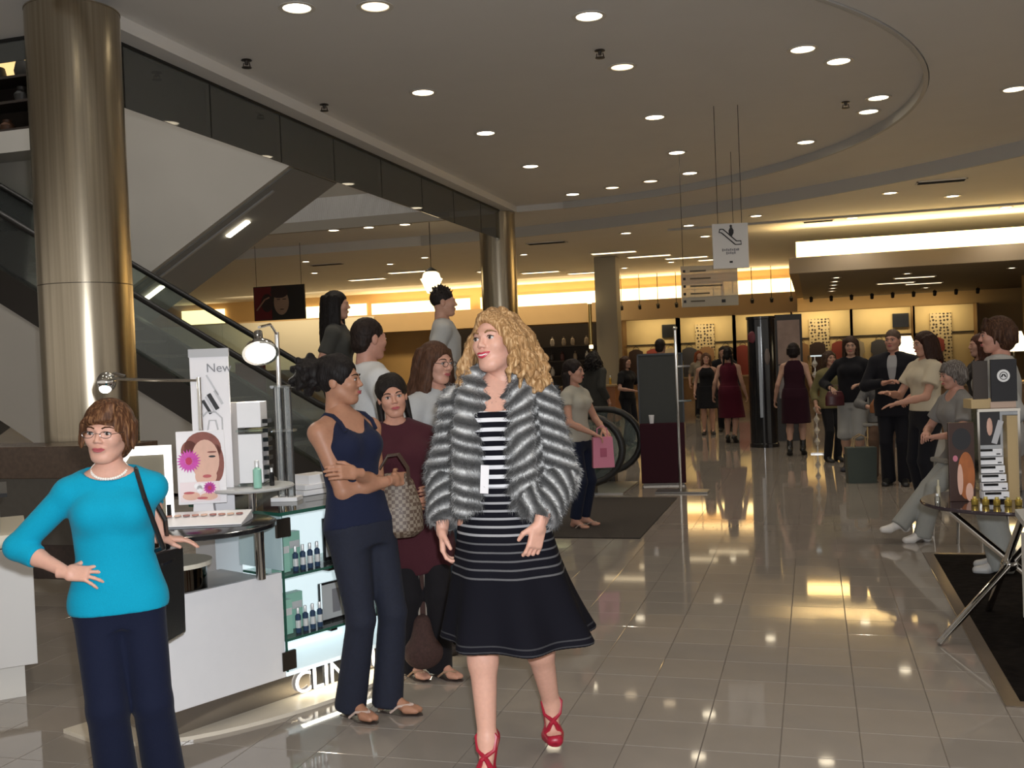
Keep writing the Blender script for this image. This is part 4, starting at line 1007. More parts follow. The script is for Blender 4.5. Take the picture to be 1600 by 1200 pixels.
MB().bx(-.34, -.0, .632, .640, .64, .90).build('side_panel', M('aqua_panel', (.55, .72, .76), .4), ct)
for z in (.296, .600):
    sh = MB().bx(-.33, -.004, .645, 1.60, z, z + .010).build('glass_shelf', mgs, ct)
    MB().bx(-.006, -.001, .645, 1.60, z - .001, z + .011).build('glass_edge', mge, sh); MB().bx(-.33, -.0, .640, .646, z - .001, z + .011).build('glass_edge', mge, sh)
    for y in (.95, 1.35): MB().bx(-.10, -.02, y - .02, y + .02, z - .018, z - .004).build('shelf_clip', M('dark_steel'), sh)
for y in (.642, 1.604): MB().bx(-.012, -.002, y - .004, y + .004, .14, .91).build('corner_glass', mge, ct)
for z in (.16, .80):
    for y in (.638, 1.56): MB().bx(-.010, .006, y - .03, y + .05, z, z + .09).build('corner_bracket', M('bracket', (.09, .08, .07), .25, metal=.9), ct)
MB().bx(-.75, .015, .62, 1.63, .905, .920).build('counter_top', mglass_dark, ct); MB().bx(.012, .017, .62, 1.63, .904, .921).bx(-.75, .017, .616, .621, .904, .921).build('glass_edge', mge, ct)
MB().bx(-.74, -.56, .64, 1.60, .15, .904).build('rear_body', M('cabinet_grey'), ct)
pts = [(-.55 + .72 * math.sin(a) ** .6, .80 - 1.0 * math.cos(a)) for a in [PI * k / 24 for k in range(25)]]
MB().prism([(x, y, 0) for x, y in pts], (0, 0, .018)).build('floor_plate', M('plate_cream', (.66, .60, .50), .25), ct)
area('counter_glow', CL(.012, 1.15, .128), (.35 * math.cos(CA), -.35 * math.sin(CA), -1), .9, .02, 2.2, (1, .88, .62)).data.size_y = .9
bpy.data.objects['counter_glow'].data.size = .02; bpy.data.objects['counter_glow'].rotation_euler[2] += 0
rt = T('glass_table', 'dark edged round glass table attached at the left of the counter', 'table', CL(-.06, .24), CR)
MB().lathe([(.001, .895), (.33, .895), (.33, .915), (.001, .915)], n=48).build('table_top', mglass_dark, rt, smooth=False)
MB().lathe([(.328, .893), (.335, .897), (.335, .913), (.328, .917)], n=48).build('rim', mblk, rt, smooth=True)
MB().cyl((.10, .24, .634), (.10, .24, .895), .022).build('post', msil, rt, smooth=True); MB().cyl((-.2, -.05, .0), (-.2, -.05, .895), .022).build('post', msil, rt, smooth=True)
tr = T('tier_shelf', 'grey tier shelf on a chrome post above the glass table', 'shelf', CL(-.17, .60), CR)
MB().lathe([(.001, 1.030), (.20, 1.030), (.205, 1.037), (.20, 1.045), (.001, 1.045)], n=32).build('shelf_board', M('tier_grey', (.42, .43, .43), .3), tr, smooth=True); MB().cyl((0, 0, .921), (0, 0, 1.03), .02).build('post', msil, tr, smooth=True)
dr = T('drum_pedestal', 'black chrome drum with a cream top under the glass table', 'pedestal', CL(-.17, .16), CR)
MB().lathe([(.145, .602), (.145, .735)], n=32).build('body', M('black_chrome', (.06, .05, .04), .08, metal=1.), dr, smooth=True); MB().lathe([(.001, .735), (.17, .735), (.17, .755), (.001, .755)], n=32).build('top', M('cream', (.75, .70, .58), .35), dr)
# lit vanity mirror
def card(name, label, cat, loc, a, w, h, th=.012, mat=None):
    t = T(name, label, cat, loc, math.radians(a)); MB().bx(-w / 2, w / 2, 0, th, 0, h).build('panel', mat or mwp, t, bevel=.002); return t
vm = T('vanity_mirror', 'white framed lit makeup mirror behind the woman in turquoise', 'mirror', CL(-.27, .10, .918), math.radians(24))
fr_ = [(-.13, 0), (-.13, .29), (-.085, .36), (.115, .36), (.115, 0), (.085, 0), (.085, .32), (-.065, .32), (-.095, .275), (-.095, 0)]
MB().prism([(x, 0, z) for x, z in fr_], (0, .03, 0)).build('lit_frame', M('mirror_frame', (1, .97, .9), .5, emit=1.15, ecol=(1, .97, .92)), vm)
MB().prism([(x, .012, z) for x, z in ((-.10, 0), (-.10, .28), (-.066, .325), (.09, .325), (.09, 0))], (0, .012, 0)).build('mirror_glass', M('mirror_glass', (.26, .23, .17), .25, metal=.35), vm)  # beige of the mirrored room is put into the glass colour
MB().bx(-.12, .12, -.05, .08, -.001, .014).build('base', mwp, vm); MB().bx(.088, .108, -.004, 0, .01, .09).build('switch_strip', mblk, vm)
# poster of a face with a magenta flower
fp = card('face_poster', 'poster card of a face with a magenta flower over one eye', 'poster', CL(-.22, .36, .985), 24, .222, .345, .008, M('card_white', (.78, .76, .78), .5))
def disc(mb, c, rx, rz, y, n=24): return mb.add([(c[0] + rx * math.cos(2 * PI * k / n), y, c[1] + rz * math.sin(2 * PI * k / n)) for k in range(n)], [tuple(range(n))])
def flat(name, parent, mat, *ds):
    mb = MB()
    for d in ds: disc(mb, *d)
    return mb.build(name, mat, parent)
mps = M('print_skin', (.66, .40, .31), .5, noise=.12, nscale=25); mpm = M('print_magenta', (.52, .05, .36), .5, noise=.2, nscale=40); mph = M('print_hair', (.22, .06, .04), .5, noise=.3, nscale=30)
flat('hair_print', fp, mph, ((.01, .26), .085, .08, -.001), ((.07, .19), .035, .09, -.001), ((-.05, .25), .04, .05, -.001))
flat('face_print', fp, mps, ((.02, .205), .064, .098, -.002), ((.02, .13), .05, .045, -.0022))
mb = MB()
for k in range(22):
    a = 2 * PI * k / 22; c = Vector((-.055 + .028 * math.cos(a), 0, .205 + .034 * math.sin(a)))
    d = Vector((math.cos(a), 0, math.sin(a))); s_ = Vector((-d.z, 0, d.x)) * .0075
    b0 = Vector((-.055, -.003, .205)); p1 = b0 + d * .032; p2 = b0 + d * .057
    mb.add([tuple(b0 + d * .012), tuple(p1 + s_ + Vector((0, -.001 - .0004 * (k % 2), 0))), tuple(p2 + Vector((0, -.0015, 0))), tuple(p1 - s_ + Vector((0, -.001, 0)))], [(0, 1, 2, 3)])
mb.build('flower_print', mpm, fp); flat('flower_centre', fp, M('print_red', (.45, .01, .08), .5), ((-.055, .205), .015, .018, -.0055))
flat('eye_print', fp, mbk, ((.052, .222), .016, .005, -.0035)); flat('lips_print', fp, M('print_lips', (.45, .09, .10), .5), ((.025, .130), .020, .008, -.0035)); flat('brow_print', fp, mph, ((.052, .243), .022, .004, -.0035))
mb = MB().bx(-.10, .08, -.005, -.003, .012, .105); mb.build('lower_card', M('card_pink', (.76, .66, .68), .5), fp)
flat('skin_print', fp, mps, ((-.05, .04), .04, .02, -.0056), ((.03, .035), .04, .018, -.0056)); flat('lips_print', fp, M('print_lips'), ((-.06, .055), .025, .006, -.0060), ((.0, .028), .025, .006, -.0060))
mb = MB(); 
for k in range(14):
    a = 2 * PI * k / 14; d = Vector((math.cos(a), 0, math.sin(a))); s_ = Vector((-d.z, 0, d.x)) * .007; b0 = Vector((.035, -.0062, .075)); mb.add([tuple(b0), tuple(b0 + d * .018 + s_), tuple(b0 + d * .031), tuple(b0 + d * .018 - s_)], [(0, 1, 2, 3)])
mb.build('flower_print', mpm, fp); flat('heart_print', fp, mwp, ((-.022, .085), .014, .014, -.0062), ((.0, .085), .014, .014, -.0062), ((-.011, .072), .014, .018, -.0062)); flat('flower_centre', fp, M('print_red'), ((.035, .075), .009, .010, -.0068))
MB().prism([(-.05, .008, -.068), (.05, .008, -.068), (.02, .008, .28), (-.02, .008, .28)], (0, .06, -.0)).build('easel', M('card_white'), fp)
# sloped tester unit
ts = T('tester_tray', 'white sloped tester tray with a striped edge on the round glass table', 'tray', CL(-.06, .25, .917), math.radians(24 - 6))
MB().prism([(-.20, -.11, 0), (-.20, .11, 0), (-.20, .11, .045), (-.20, -.11, .012)], (.40, 0, 0)).build('body', mwp, ts, bevel=.003)
for k in range(9): MB().lathe([(.016, 0), (.016, .005), (.010, .006)], n=12).build('compact', M('compact_%d' % (k % 3), [(.45, .22, .16), (.6, .4, .3), (.3, .12, .1)][k % 3], .4), ts, loc=(-.16 + .04 * k, .03, .036))
MB().bx(-.20, .20, -.112, -.110, .004, .008).build('edge_stripe', M('dark_steel'), ts)
# tall white card with a mascara tube
tw = card('tall_poster', 'tall white card showing a black and silver tube and the word New', 'poster', CL(-.27, .46, .9215), 24, .182, .79, .012, M('card_white'))
MB().bx(-.094, .094, -.006, .018, .755, .795).build('cap', M('cap_grey', (.42, .42, .43), .4), tw)
tb = Matrix.Rotation(math.radians(-28), 3, 'Y')
for x, z, w_, h_, mt in ((.012, .54, .020, .085, mbk), (.012, .62, .008, .11, M('print_silver', (.5, .5, .52), .4)), (-.018, .515, .014, .075, mbk), (.038, .56, .012, .075, M('print_silver')), (-.004, .53, .008, .08, M('print_silver'))):
    MB().box((x, -.004, z), (w_, .004, h_), tb).build('tube_print', mt, tw)
text_mesh('lettering', 'New', .060, M('print_grey'), tw, face_mat((.045, -.003, .70), (1, 0, 0), (0, 0, 1)), .001)
MB().tube([(-.05, -.003, .40), (-.05, -.003, .46), (-.02, -.003, .49), (.02, -.003, .49), (.05, -.003, .46), (.05, -.003, .40)], .004, 6).tube([(-.02, -.003, .40), (-.01, -.003, .45), (.02, -.003, .45), (.03, -.003, .40)], .004, 6).build('sketch_print', M('print_silver'), tw)
# white box tower with two compartments
bt = T('box_tower', 'white two tier product tower right of the tall card', 'display unit', CL(-.20, .60, 1.046), math.radians(16))
for x0, x1, mt in ((-.09, .02, mwp), ): pass
MB().bx(-.10, -.03, -.02, .10, 0, .405).build('side_block', M('tower_grey', (.40, .37, .35), .5), bt); 
for z in (0, .27): MB().bx(-.03, .085, -.03, .10, z + .012, z + (.25 if z == 0 else .135)).build('box', mwp, bt, bevel=.002)
for z in (0, .262): MB().bx(-.035, .09, -.04, .10, z, z + .010).build('divider', mgs, bt)
for k in range(7): MB().bx(.089, .115, -.02, .06, .03 + .045 * k, .05 + .045 * k).build('product_row', mblk, bt)
# bottles
mgreen = M('bottle_green', (.30, .58, .47), .25); mcapw = M('bottle_cap', (.75, .77, .78), .3, metal=.3); mtub = M('tube_navy', (.03, .06, .12), .3)
def bottle(label, loc, h, r, m, cap=None, group=None, band=None):
    t = T('bottle', label, 'bottle', loc, 0, group)
    MB().lathe([(r * .9, 0), (r, .004), (r, h * .68), (r * .5, h * .74), (r * .45, h * .78)], n=16).build('body', m, t, smooth=True)
    MB().lathe([(r * .55, h * .76), (r * .55, h * .99), (r * .5, h)], n=16).build('cap', cap or mcapw, t, smooth=True)
    if band: MB().lathe([(r * 1.01, h * .2), (r * 1.01, h * .5)], n=16).build('label', band, t)
    return t
bottle('green bottle with a silver cap on the grey tier shelf', CL(-.05, .55, 1.046), .13, .020, mgreen)
bottle('small black tube beside the green bottle on the tier shelf', CL(-.06, .64, 1.046), .085, .012, mblk)
bottle('pale green bottle at the foot of the lit mirror', CL(-.20, .10, .932), .075, .016, M('bottle_pale', (.6, .72, .6), .3))
def carton(label, loc, w_, d_, h_, m, group=None):
    t = T('carton', label, 'box', loc, CR, group); MB().bx(-d_ / 2, d_ / 2, -w_ / 2, w_ / 2, 0, h_).build('box', m, t, bevel=.002); MB().bx(d_ / 2, d_ / 2 + .001, -w_ / 2 + .005, w_ / 2 - .005, h_ * .55, h_ * .75).build('print', mcapw, t); return t
for z, nm in ((.307, 'lower'), (.611, 'upper')):
    carton('tall green carton at the end of the %s glass shelf' % nm, CL(-.10, .70, z), .07, .06, .17, mgreen)
    carton('green carton behind the tubes on the %s glass shelf' % nm, CL(-.16, .80, z), .10, .05, .18, mgreen)
    for k in range(4): bottle('slim dark tube with a pale cap on the %s glass shelf' % nm, CL(-.055, .755 + .045 * k, z), .125, .014, mtub, None, 'dark tubes on the %s glass shelf' % nm, mcapw)
    for k in range(4): bottle('green bottle on the right part of the %s glass shelf' % nm, CL(-.10, 1.26 + .07 * k, z), .15, .020, mgreen, None, 'green bottles on the %s glass shelf' % nm)
fc = T('framed_card', 'black framed picture card on the lower glass shelf', 'picture', CL(-.10, 1.03, .307), CR)
MB().bx(-.012, .0, -.10, .10, 0, .20).build('frame', mblk, fc); MB().bx(.0, .002, -.085, .09, .012, .19).build('picture', M('picture_grey', (.5, .52, .53), .4), fc); MB().bx(.0025, .0035, -.02, .03, .04, .16).build('print', M('print_grey'), fc); MB().bx(.001, .003, -.095, -.088, .0, .2).build('lit_edge', mlit, fc)
fc2 = T('framed_card', 'narrow dark framed card on the upper glass shelf', 'picture', CL(-.12, 1.02, .611), CR)
MB().bx(-.012, .0, -.03, .03, 0, .22).build('frame', mblk, fc2); MB().bx(.0, .002, -.02, .02, .02, .20).build('picture', M('picture_grey'), fc2)
# acrylic tube display and white boxes on the counter
ac = T('acrylic_display', 'clear acrylic tube display beside the bun of the woman in a tank top', 'display', CL(-.33, .93, .921), math.radians(10))
MB().bx(-.07, .07, -.05, .05, 0, .02).build('base', mwp, ac); ma = glassmat('acrylic', (.95, .97, .98), .93, .05)
for x in (-.025, .025): MB().lathe([(.022, .02), (.022, .59), (.016, .59), (.016, .02)], (x, 0, 0), 20).build('tube', ma, ac, smooth=True)
MB().bx(-.055, .055, -.03, .03, .585, .60).build('cap', ma, ac); MB().bx(-.06, .06, -.03, .03, .36, .37).build('collar', ma, ac)
for k, (y, z) in enumerate(((1.17, .921), (1.17, .951), (1.20, .976))):
    tag(MB().box((0, 0, .0145), (.17 - .03 * (k == 2), .20 - .02 * k, .028 if k < 2 else .05)).build('white_box', mwp, None, loc=CL(-.45, y, z + (.0 if k < 2 else .0112)), rz=CR, bevel=.003), ['flat white box at the bottom of the pile on the counter', 'flat white box in the middle of the pile on the counter', 'small white box on top of the pile on the counter'][k], 'box')
# spot lamps on arms
mlb = M('bulb_glow', (1, .97, .9), .4, emit=14., ecol=(1, .95, .82)); mchr = M('chrome', (.72, .71, .69), .08, metal=1.)
lamp = T('spot_lamp', 'chrome ball spot lamp on a long arm over the head of the woman in turquoise', 'lamp', CL(-.30, .42, .921), 0)
p0 = Vector(CL(-.30, .42, .921)); q = lambda x, y, z: tuple(Vector(CL(x, y, z)) - p0)
MB().cyl((0, 0, 0), (0, 0, .66), .012).build('pole', mchr, lamp, smooth=True); MB().lathe([(.06, 0), (.06, .012), (.02, .02)], n=20).build('base', mchr, lamp, smooth=True)
MB().tube([(0, 0, .645), q(-.45, .28, 1.575), q(-.60, .155, 1.590)], .007, 8).build('arm', mchr, lamp, smooth=True)
hd = MB().sphere(q(-.63, .13, 1.575), (.045, .045, .05), 20, 12).tube([q(-.63, .13, 1.60), q(-.60, .16, 1.615), q(-.56, .19, 1.60)], .008, 6).build('lamp_head', mchr, lamp, smooth=True)
MB().sphere(q(-.615, .115, 1.545), (.028, .028, .022), 14, 8).build('bulb', mlb, hd, smooth=True)
lamp = T('spot_lamp', 'chrome cone spot lamp shining downward behind the tank top woman', 'lamp', CL(-.42, .98, .921), 0)
p0 = Vector(CL(-.42, .98, .921)); q = lambda x, y, z: tuple(Vector(CL(x, y, z)) - p0)
MB().cyl((0, 0, 0), (0, 0, .88), .012).build('pole', mchr, lamp, smooth=True); MB().lathe([(.06, 0), (.06, .012), (.02, .02)], n=20).build('base', mchr, lamp, smooth=True)
MB().tube([(0, 0, .87), q(-.30, .85, 1.835), q(-.19, .70, 1.815)], .007, 8).build('arm', mchr, lamp, smooth=True)
hd = T('tmp', 'x', 'x'); bpy.data.objects.remove(hd)
hm_ = Matrix.Translation(q(-.16, .68, 1.70)) @ Matrix.Rotation(math.radians(-42), 4, Vector((.80, .55, 0)))
b = MB(); b.xf = hm_; b.lathe([(.088, -.02), (.075, .012), (.045, .045), (.024, .07), (.022, .12), (.012, .13)], n=28); b.xf = None; hd = b.build('lamp_head', mchr, lamp, smooth=True)
b = MB(); b.xf = hm_; b.lathe([(.001, -.030), (.06, -.026), (.08, -.016), (.001, -.01)], n=24); b.build('bulb', mlb, hd)
l = bpy.data.lights.new('spot_lamp_beam', 'SPOT'); l.energy = 12; l.color = (1, .93, .8); l.spot_size = math.radians(110); l.spot_blend = .5; l.shadow_soft_size = .04
o = bpy.data.objects.new('spot_lamp_beam', l); COL.objects.link(o); o.parent = lamp; o.location = q(-.16, .68, 1.66)
# white cabinet at the far left edge
lc = T('cabinet', 'white cabinet cut off by the left edge of the picture', 'cabinet', (-4.45, 4.20, 0), math.radians(43))
MB().bx(-.5, .44, -.36, .4, .0, .16).build('plinth', M('plinth_white', (.70, .68, .64), .5), lc); MB().bx(-.5, .50, -.42, .4, .17, .76).build('body', M('cabinet_white', (.66, .65, .64), .5), lc, bevel=.004)
MB().bx(-.5, .48, -.40, .38, .765, .83).build('top', M('cream'), lc, bevel=.003); MB().bx(-.5, .36, -.3, .3, .83, 1.28).build('upper_case', M('case_white', (.62, .62, .60), .4), lc); MB().bx(-.5, .40, -.34, .32, 1.015, 1.035).build('glass_shelf', mblk, lc)
for x in (-.2, .14): MB().bx(x, x + .006, -.423, -.419, .18, .75).build('door_gap', M('gap', (.3, .3, .3), .6), lc)
# dark stone front behind her
pl = T('stone_planter', 'dark brown granite planter box at the foot of the big column', 'planter', (-6.2, 6.36, 0))
MB().bx(-1.6, 1.35, 0, .36, .10, .36).build('lower_band', M('granite_red', (.035, .018, .014), .25, noise=.5, nscale=30), pl); MB().bx(-1.6, 1.35, -.01, .36, .36, .86).build('panel', M('granite_grey', (.085, .075, .062), .3, noise=.2, nscale=20), pl)
MB().bx(-1.62, 1.37, -.03, .38, .86, 1.10).build('top_band', M('granite_brown', (.10, .065, .045), .25, noise=.4, nscale=30), pl, bevel=.005); MB().bx(-1.6, 1.35, -.015, .36, 0, .10).build('base_strip', M('base_strip', (.30, .26, .21), .4), pl)
# ---------------------------------------------------------------- right hand display table
tb_ = T('display_table', 'round dark glass table on crossed chrome rods at the right edge', 'table', (.99, 6.08, 0))
MB().lathe([(.001, .715), (.44, .715), (.445, .722), (.445, .728), (.44, .735), (.001, .735)], n=56).build('table_top', M('table_glass', (.035, .025, .03), .06, spec=.7), tb_, smooth=True)
for k in range(3):
    a = math.radians(213 + 120 * k); d = Vector((math.cos(a), math.sin(a), 0)); o_ = Vector((-d.y, d.x, 0)) * .016
    MB().cyl(tuple(d * .49 + Vector((0, 0, .012)) + o_), tuple(-d * .40 + Vector((0, 0, .715)) + o_), .019, n=14).build('leg', mchr, tb_, smooth=True)
MB().sphere((0, 0, .385), (.045, .045, .04), 16, 10).build('hub', mchr, tb_, smooth=True)
dc = T('tester_case', 'silver framed tester case with rows of black brushes on the round table', 'display case', (.95, 6.08, .736), math.radians(10))
MB().bx(-.11, .11, .06, .075, 0, .50).build('back_panel', M('case_back', (.50, .50, .50), .4), dc)
for x in (-.105, .105): MB().bx(x - .006, x + .006, -.02, .075, 0, .50).build('side_rail', mchr, dc)
MB().bx(-.11, .11, -.03, .075, .485, .50).build('top_rail', mchr, dc); MB().bx(.045, .10, -.012, .055, .0, .46).build('gold_column', M('gold_beige', (.45, .33, .17), .35), dc)
for k in range(6):
    z = .015 + .045 * k; s1 = MB().bx(-.10, .03, -.06 + .018 * k, .058, z, z + .038).build('step', mwp, dc); MB().bx(-.095, -.012 - .008 * (k % 2), -.064 + .018 * k, -.058 + .018 * k, z + .024, z + .037).bx(.0, .02, -.064 + .018 * k, -.058 + .018 * k, z + .006, z + .012).build('brush', mblk, s1)
MB().bx(-.10, .02, .02, .058, .30, .485).build('picture', M('case_pic', (.03, .03, .035), .3), dc); MB().sphere((-.035, .018, .40), (.016, .004, .05), 10, 6).build('picture_print', M('print_skin'), dc); MB().box((.005, .017, .37), (.03, .002, .13), Matrix.Rotation(.3, 3, 'Y')).build('picture_print', M('print_silver'), dc)
em = T('emblem_card', 'black card with a round white emblem on top of the tester case', 'card', (.945, 6.13, 1.237), math.radians(12))
MB().bx(-.13, -.0, -.02, .10, 0, .05).build('gold_block', M('gold_beige'), em); MB().bx(-.025, .112, -.03, -.018, .035, .265).build('panel', mbk, em); MB().bx(-.11, -.03, .0, .01, .05, .26).build('side_panel', M('dark_wood'), em); MB().bx(-.03, .105, -.026, .02, .0, .034).build('foot', M('foot_pink', (.5, .36, .28), .5), em)
eb = MB().lathe([(.001, .0), (.034, .0), (.034, .003), (.001, .003)], n=28); eb.v = [(x + .040, -.031 - z, y + .175) for x, y, z in eb.v]; eo = eb.build('emblem', M('emblem_white', (.72, .72, .72), .5), em)
MB().tube([(.040 + .020 * math.cos(a), -.0345, .175 + .020 * math.sin(a)) for a in [2 * PI * k / 20 for k in range(20)]], .002, 5, closed=True).tube([(.028, -.0345, .168), (.036, -.0345, .182), (.044, -.0345, .182), (.052, -.0345, .168)], .004, 5).build('emblem_mark', mbk, eo)
op = card('small_poster', 'dark card with an orange glowing portrait on the round table', 'poster', (.76, 6.03, .736), 10, .135, .43, .02, M('poster_brown', (.05, .025, .02), .35))
flat('orange_print', op, M('print_orange', (.36, .11, .03), .5, noise=.5, nscale=16), ((.02, .14), .045, .13, -.001)); flat('arm_print', op, mps, ((-.012, .12), .015, .085, -.002), ((.035, .05), .02, .05, -.002)); flat('pink_print', op, M('print_pink', (.5, .16, .22), .5), ((-.035, .235), .013, .017, -.002)); flat('dark_print', op, mbk, ((.0, .34), .05, .06, -.001))
mgold = M('gold_glow', (.75, .55, .12), .22, metal=.8)
for k in range(7):
    t = bottle('little gold capped pot in the row along the table edge', (.80 + .052 * k, 5.86 - .022 * abs(k - 3) * -.6, .736), .045, .018, mgold, M('pot_cap', (.8, .66, .2), .25, metal=.6), 'gold pots on the round table')
bottle('short clear jar with a white lid at the left of the round table', (.62, 5.94, .736), .055, .014, ma, mcapw)
bottle('slim tan lotion tube standing at the left of the round table', (.635, 6.02, .736), .12, .010, M('tube_tan', (.4, .36, .25), .4), M('tube_tan'))
wp = T('white_pedestal', 'white block display with a sloped top at the right picture edge', 'display unit', (1.31, 5.2, 0))
MB().bx(-.36, .3, -.2, .3, .24, .66).build('body', M('cabinet_white'), wp, bevel=.003); MB().prism([(-.38, -.22, .68), (.3, -.22, .68), (.3, .32, .80), (-.38, .32, .74)], (0, 0, .03)).build('sloped_top', M('tier_grey'), wp)
for x in (-.33, .27):
    for y in (-.17, .27): MB().cyl((x, y, .009), (x, y, .24), .015, n=10).build('leg', M('gold_leg', (.5, .4, .2), .25, metal=1.), wp)
MB().bx(-.1, .3, .0, .3, .66, .69).build('riser', mwp, wp)
wc = T('white_tester_unit', 'white sloped tester unit with black slots behind the right table', 'display unit', (1.72, 6.5, 0))
MB().bx(-.25, .4, -.2, .3, 0, 1.0).build('body', mwp, wc); MB().prism([(-.25, -.35, .90), (-.25, .25, 1.16), (-.25, .25, .80), (-.25, -.30, .80)], (.6, 0, 0)).build('sloped_top', mwp, wc)
for k in range(4): MB().box((-.15 + .08 * (k % 2), -.18 + .1 * k, .985 + .043 * k), (.07, .03, .02), Matrix.Rotation(.4, 3, 'X')).build('slot', mblk, wc)
# ---------------------------------------------------------------- kiosk, pole, cylinder and posters in the middle distance
kq = T('information_stand', 'dark stand with a grey upper board and maroon lower box by the escalator', 'stand', (-1.82, 12.66, 0), math.radians(8))
MB().bx(-.27, .27, -.16, .16, .03, .76).build('lower_box', M('maroon', (.032, .005, .011), .7, spec=.2), kq, bevel=.006); MB().bx(-.25, .25, -.14, .14, 0, .03).build('plinth', M('dark_steel'), kq); MB().bx(-.26, .26, -.02, .05, .76, 1.60).build('board', M('board_grey', (.058, .062, .060), .7, noise=.1, spec=.2), kq); MB().bx(-.28, -.26, -.03, .06, .76, 1.62).bx(.26, .28, -.03, .06, .76, 1.62).bx(-.28, .28, -.03, .06, 1.60, 1.62).build('frame', MK, kq)
tag(MB().lathe([(.026, 0), (.036, .10), (.036, .104), (.03, .104)], n=14).build('paper_cup', mwp, None, loc=(-1.93, 12.55, .762), smooth=True), 'white paper cup left on the maroon box', 'cup')
po = T('chrome_pole', 'tall chrome pole with a flat foot in front of the maroon box', 'pole', (-1.52, 11.9, 0))
MB().cyl((0, 0, .02), (0, 0, 1.9), .018, n=14).build('shaft', mchr, po, smooth=True); MB().bx(-.28, .32, -.14, .14, 0, .02).build('foot', M('foot_grey', (.25, .25, .25), .3, metal=.8), po, bevel=.004); MB().sphere((0, 0, 1.9), .028).build('finial', mchr, po, smooth=True)
for z in (1.45, 1.05): MB().bx(.0, .16, -.006, .006, z, z + .02).build('sign_arm', mchr, po)
cy = T('round_display', 'black glossy round tower display with a painted pale highlight', 'display', (-.82, 17.55, 0))
MB().lathe([(.24, 0), (.24, .06), (.225, .07), (.225, 2.12), (.24, 2.13), (.24, 2.17)], n=40).build('body', M('tower_black', (.012, .012, .014), .14), cy, smooth=True)
for z0, z1, w_, mt in ((.5, 2.0, .05, M('highlight_steel', (.30, .34, .40), .3)), ): MB().bx(-.02 - w_ / 2, -.02 + w_ / 2, -.232, -.222, z0, z1).build('painted_highlight', mt, cy, bevel=.004)  # pale strip stands in for the gloss highlight down the tower
MB().sphere((-.13, -.185, 1.83), (.08, .03, .10), 14, 8).build('rose_print', M('print_rose', (.14, .02, .03), .5), cy, smooth=True); MB().sphere((.09, -.198, 1.5), (.05, .03, .14), 14, 8).build('face_print', M('print_dim', (.16, .13, .12), .5), cy, smooth=True)
pp = card('tall_poster', 'tall dark framed portrait poster behind the woman in dark maroon', 'poster', (-.40, 18.6, 0), 4, .46, 2.22, .06, M('poster_dark'))
MB().bx(-.19, .19, -.008, .0, 1.35, 2.12).build('portrait_print', M('portrait', (.30, .21, .17), .5, noise=.4, nscale=5), pp); MB().bx(-.19, .19, -.006, .0, .75, 1.33).build('lower_print', M('portrait_lower', (.22, .2, .2), .5, noise=.5, nscale=6), pp)
at_ = T('crystal_tower', 'slim clear acrylic tower with bright facets near the dark maroon dress', 'display', (.02, 16.3, 0))
for k in range(8): MB().lathe([(.001, .10 + .17 * k), (.045, .18 + .17 * k), (.001, .26 + .17 * k)], n=6).build('facet', M('crystal', (.85, .85, .8), .05, metal=.6), at_)
MB().cyl((0, 0, 0), (0, 0, 1.5), .012, n=8).build('rod', mchr, at_); MB().bx(-.10, .10, -.1, .1, 0, .02).build('base', mchr, at_); MB().bx(-.06, .12, -.05, .05, 1.48, 1.5).build('top', mlit, at_)
# ---------------------------------------------------------------- back wall bays with goods
mcream = M('bay_cream', (.74, .58, .30), .7, noise=.06, nscale=3); mdot = M('dot_panel', (.66, .56, .36), .7)
nt, b = nodes(mdot); tc = nt.nodes.new('ShaderNodeTexCoord'); vo = nt.nodes.new('ShaderNodeTexVoronoi'); vo.inputs['Scale'].default_value = 9; vo.inputs['Randomness'].default_value = .4
nt.links.new(tc.outputs['Object'], vo.inputs['Vector']); nt.links.new(ramp(nt, vo.outputs['Distance'], [(.30, (.06, .04, .03)), (.36, (.66, .54, .32))]), b.inputs['Base Color'])
mwood = M('bay_wood', (.20, .11, .045), .5, noise=.2, nscale=8)
bayn = ['leftmost lit wall bay behind the chrome pole', 'second lit wall bay from the left, by the black dress', 'lit wall bay behind the round black tower', 'lit wall bay right of the portrait poster', 'lit wall bay behind the man in the dark suit', 'lit wall bay at the far right behind the seated woman']
for k in range(6):
    x = -5.4 + 1.9 * k; t = T('wall_bay', bayn[k], 'wall bay', (x, 35.3, 0))
    MB().bx(-.93, .93, .78, .83, 0, 2.85).build('back_panel', mcream, t)
    for s_ in (-1, 1): MB().bx(s_ * .95 - .03, s_ * .95 + .03, .0, .83, 0, 2.85).build('fin', mwood, t)
    MB().bx(-.93, .93, .72, .76, 1.955, 1.985).build('hanging_rail', MK, t)
    if k % 2: MB().bx(-.4, .25, .70, .77, .8, 2.6).build('dot_panel', mdot, t)
    else: MB().bx(.35, .85, .68, .77, 2.2, 2.65).build('menu_board', mblk, t)
    MB().bx(-.93, .93, .3, .78, .0, .75).build('cabinet', mwood, t); MB().bx(-.93, .93, .28, .78, .75, .79).build('ledge', M('ledge', (.4, .28, .14), .4), t)
gcol = [(.05, .03, .03), (.30, .06, .05), (.45, .38, .28), (.08, .08, .10), (.35, .2, .1)]
gm = None
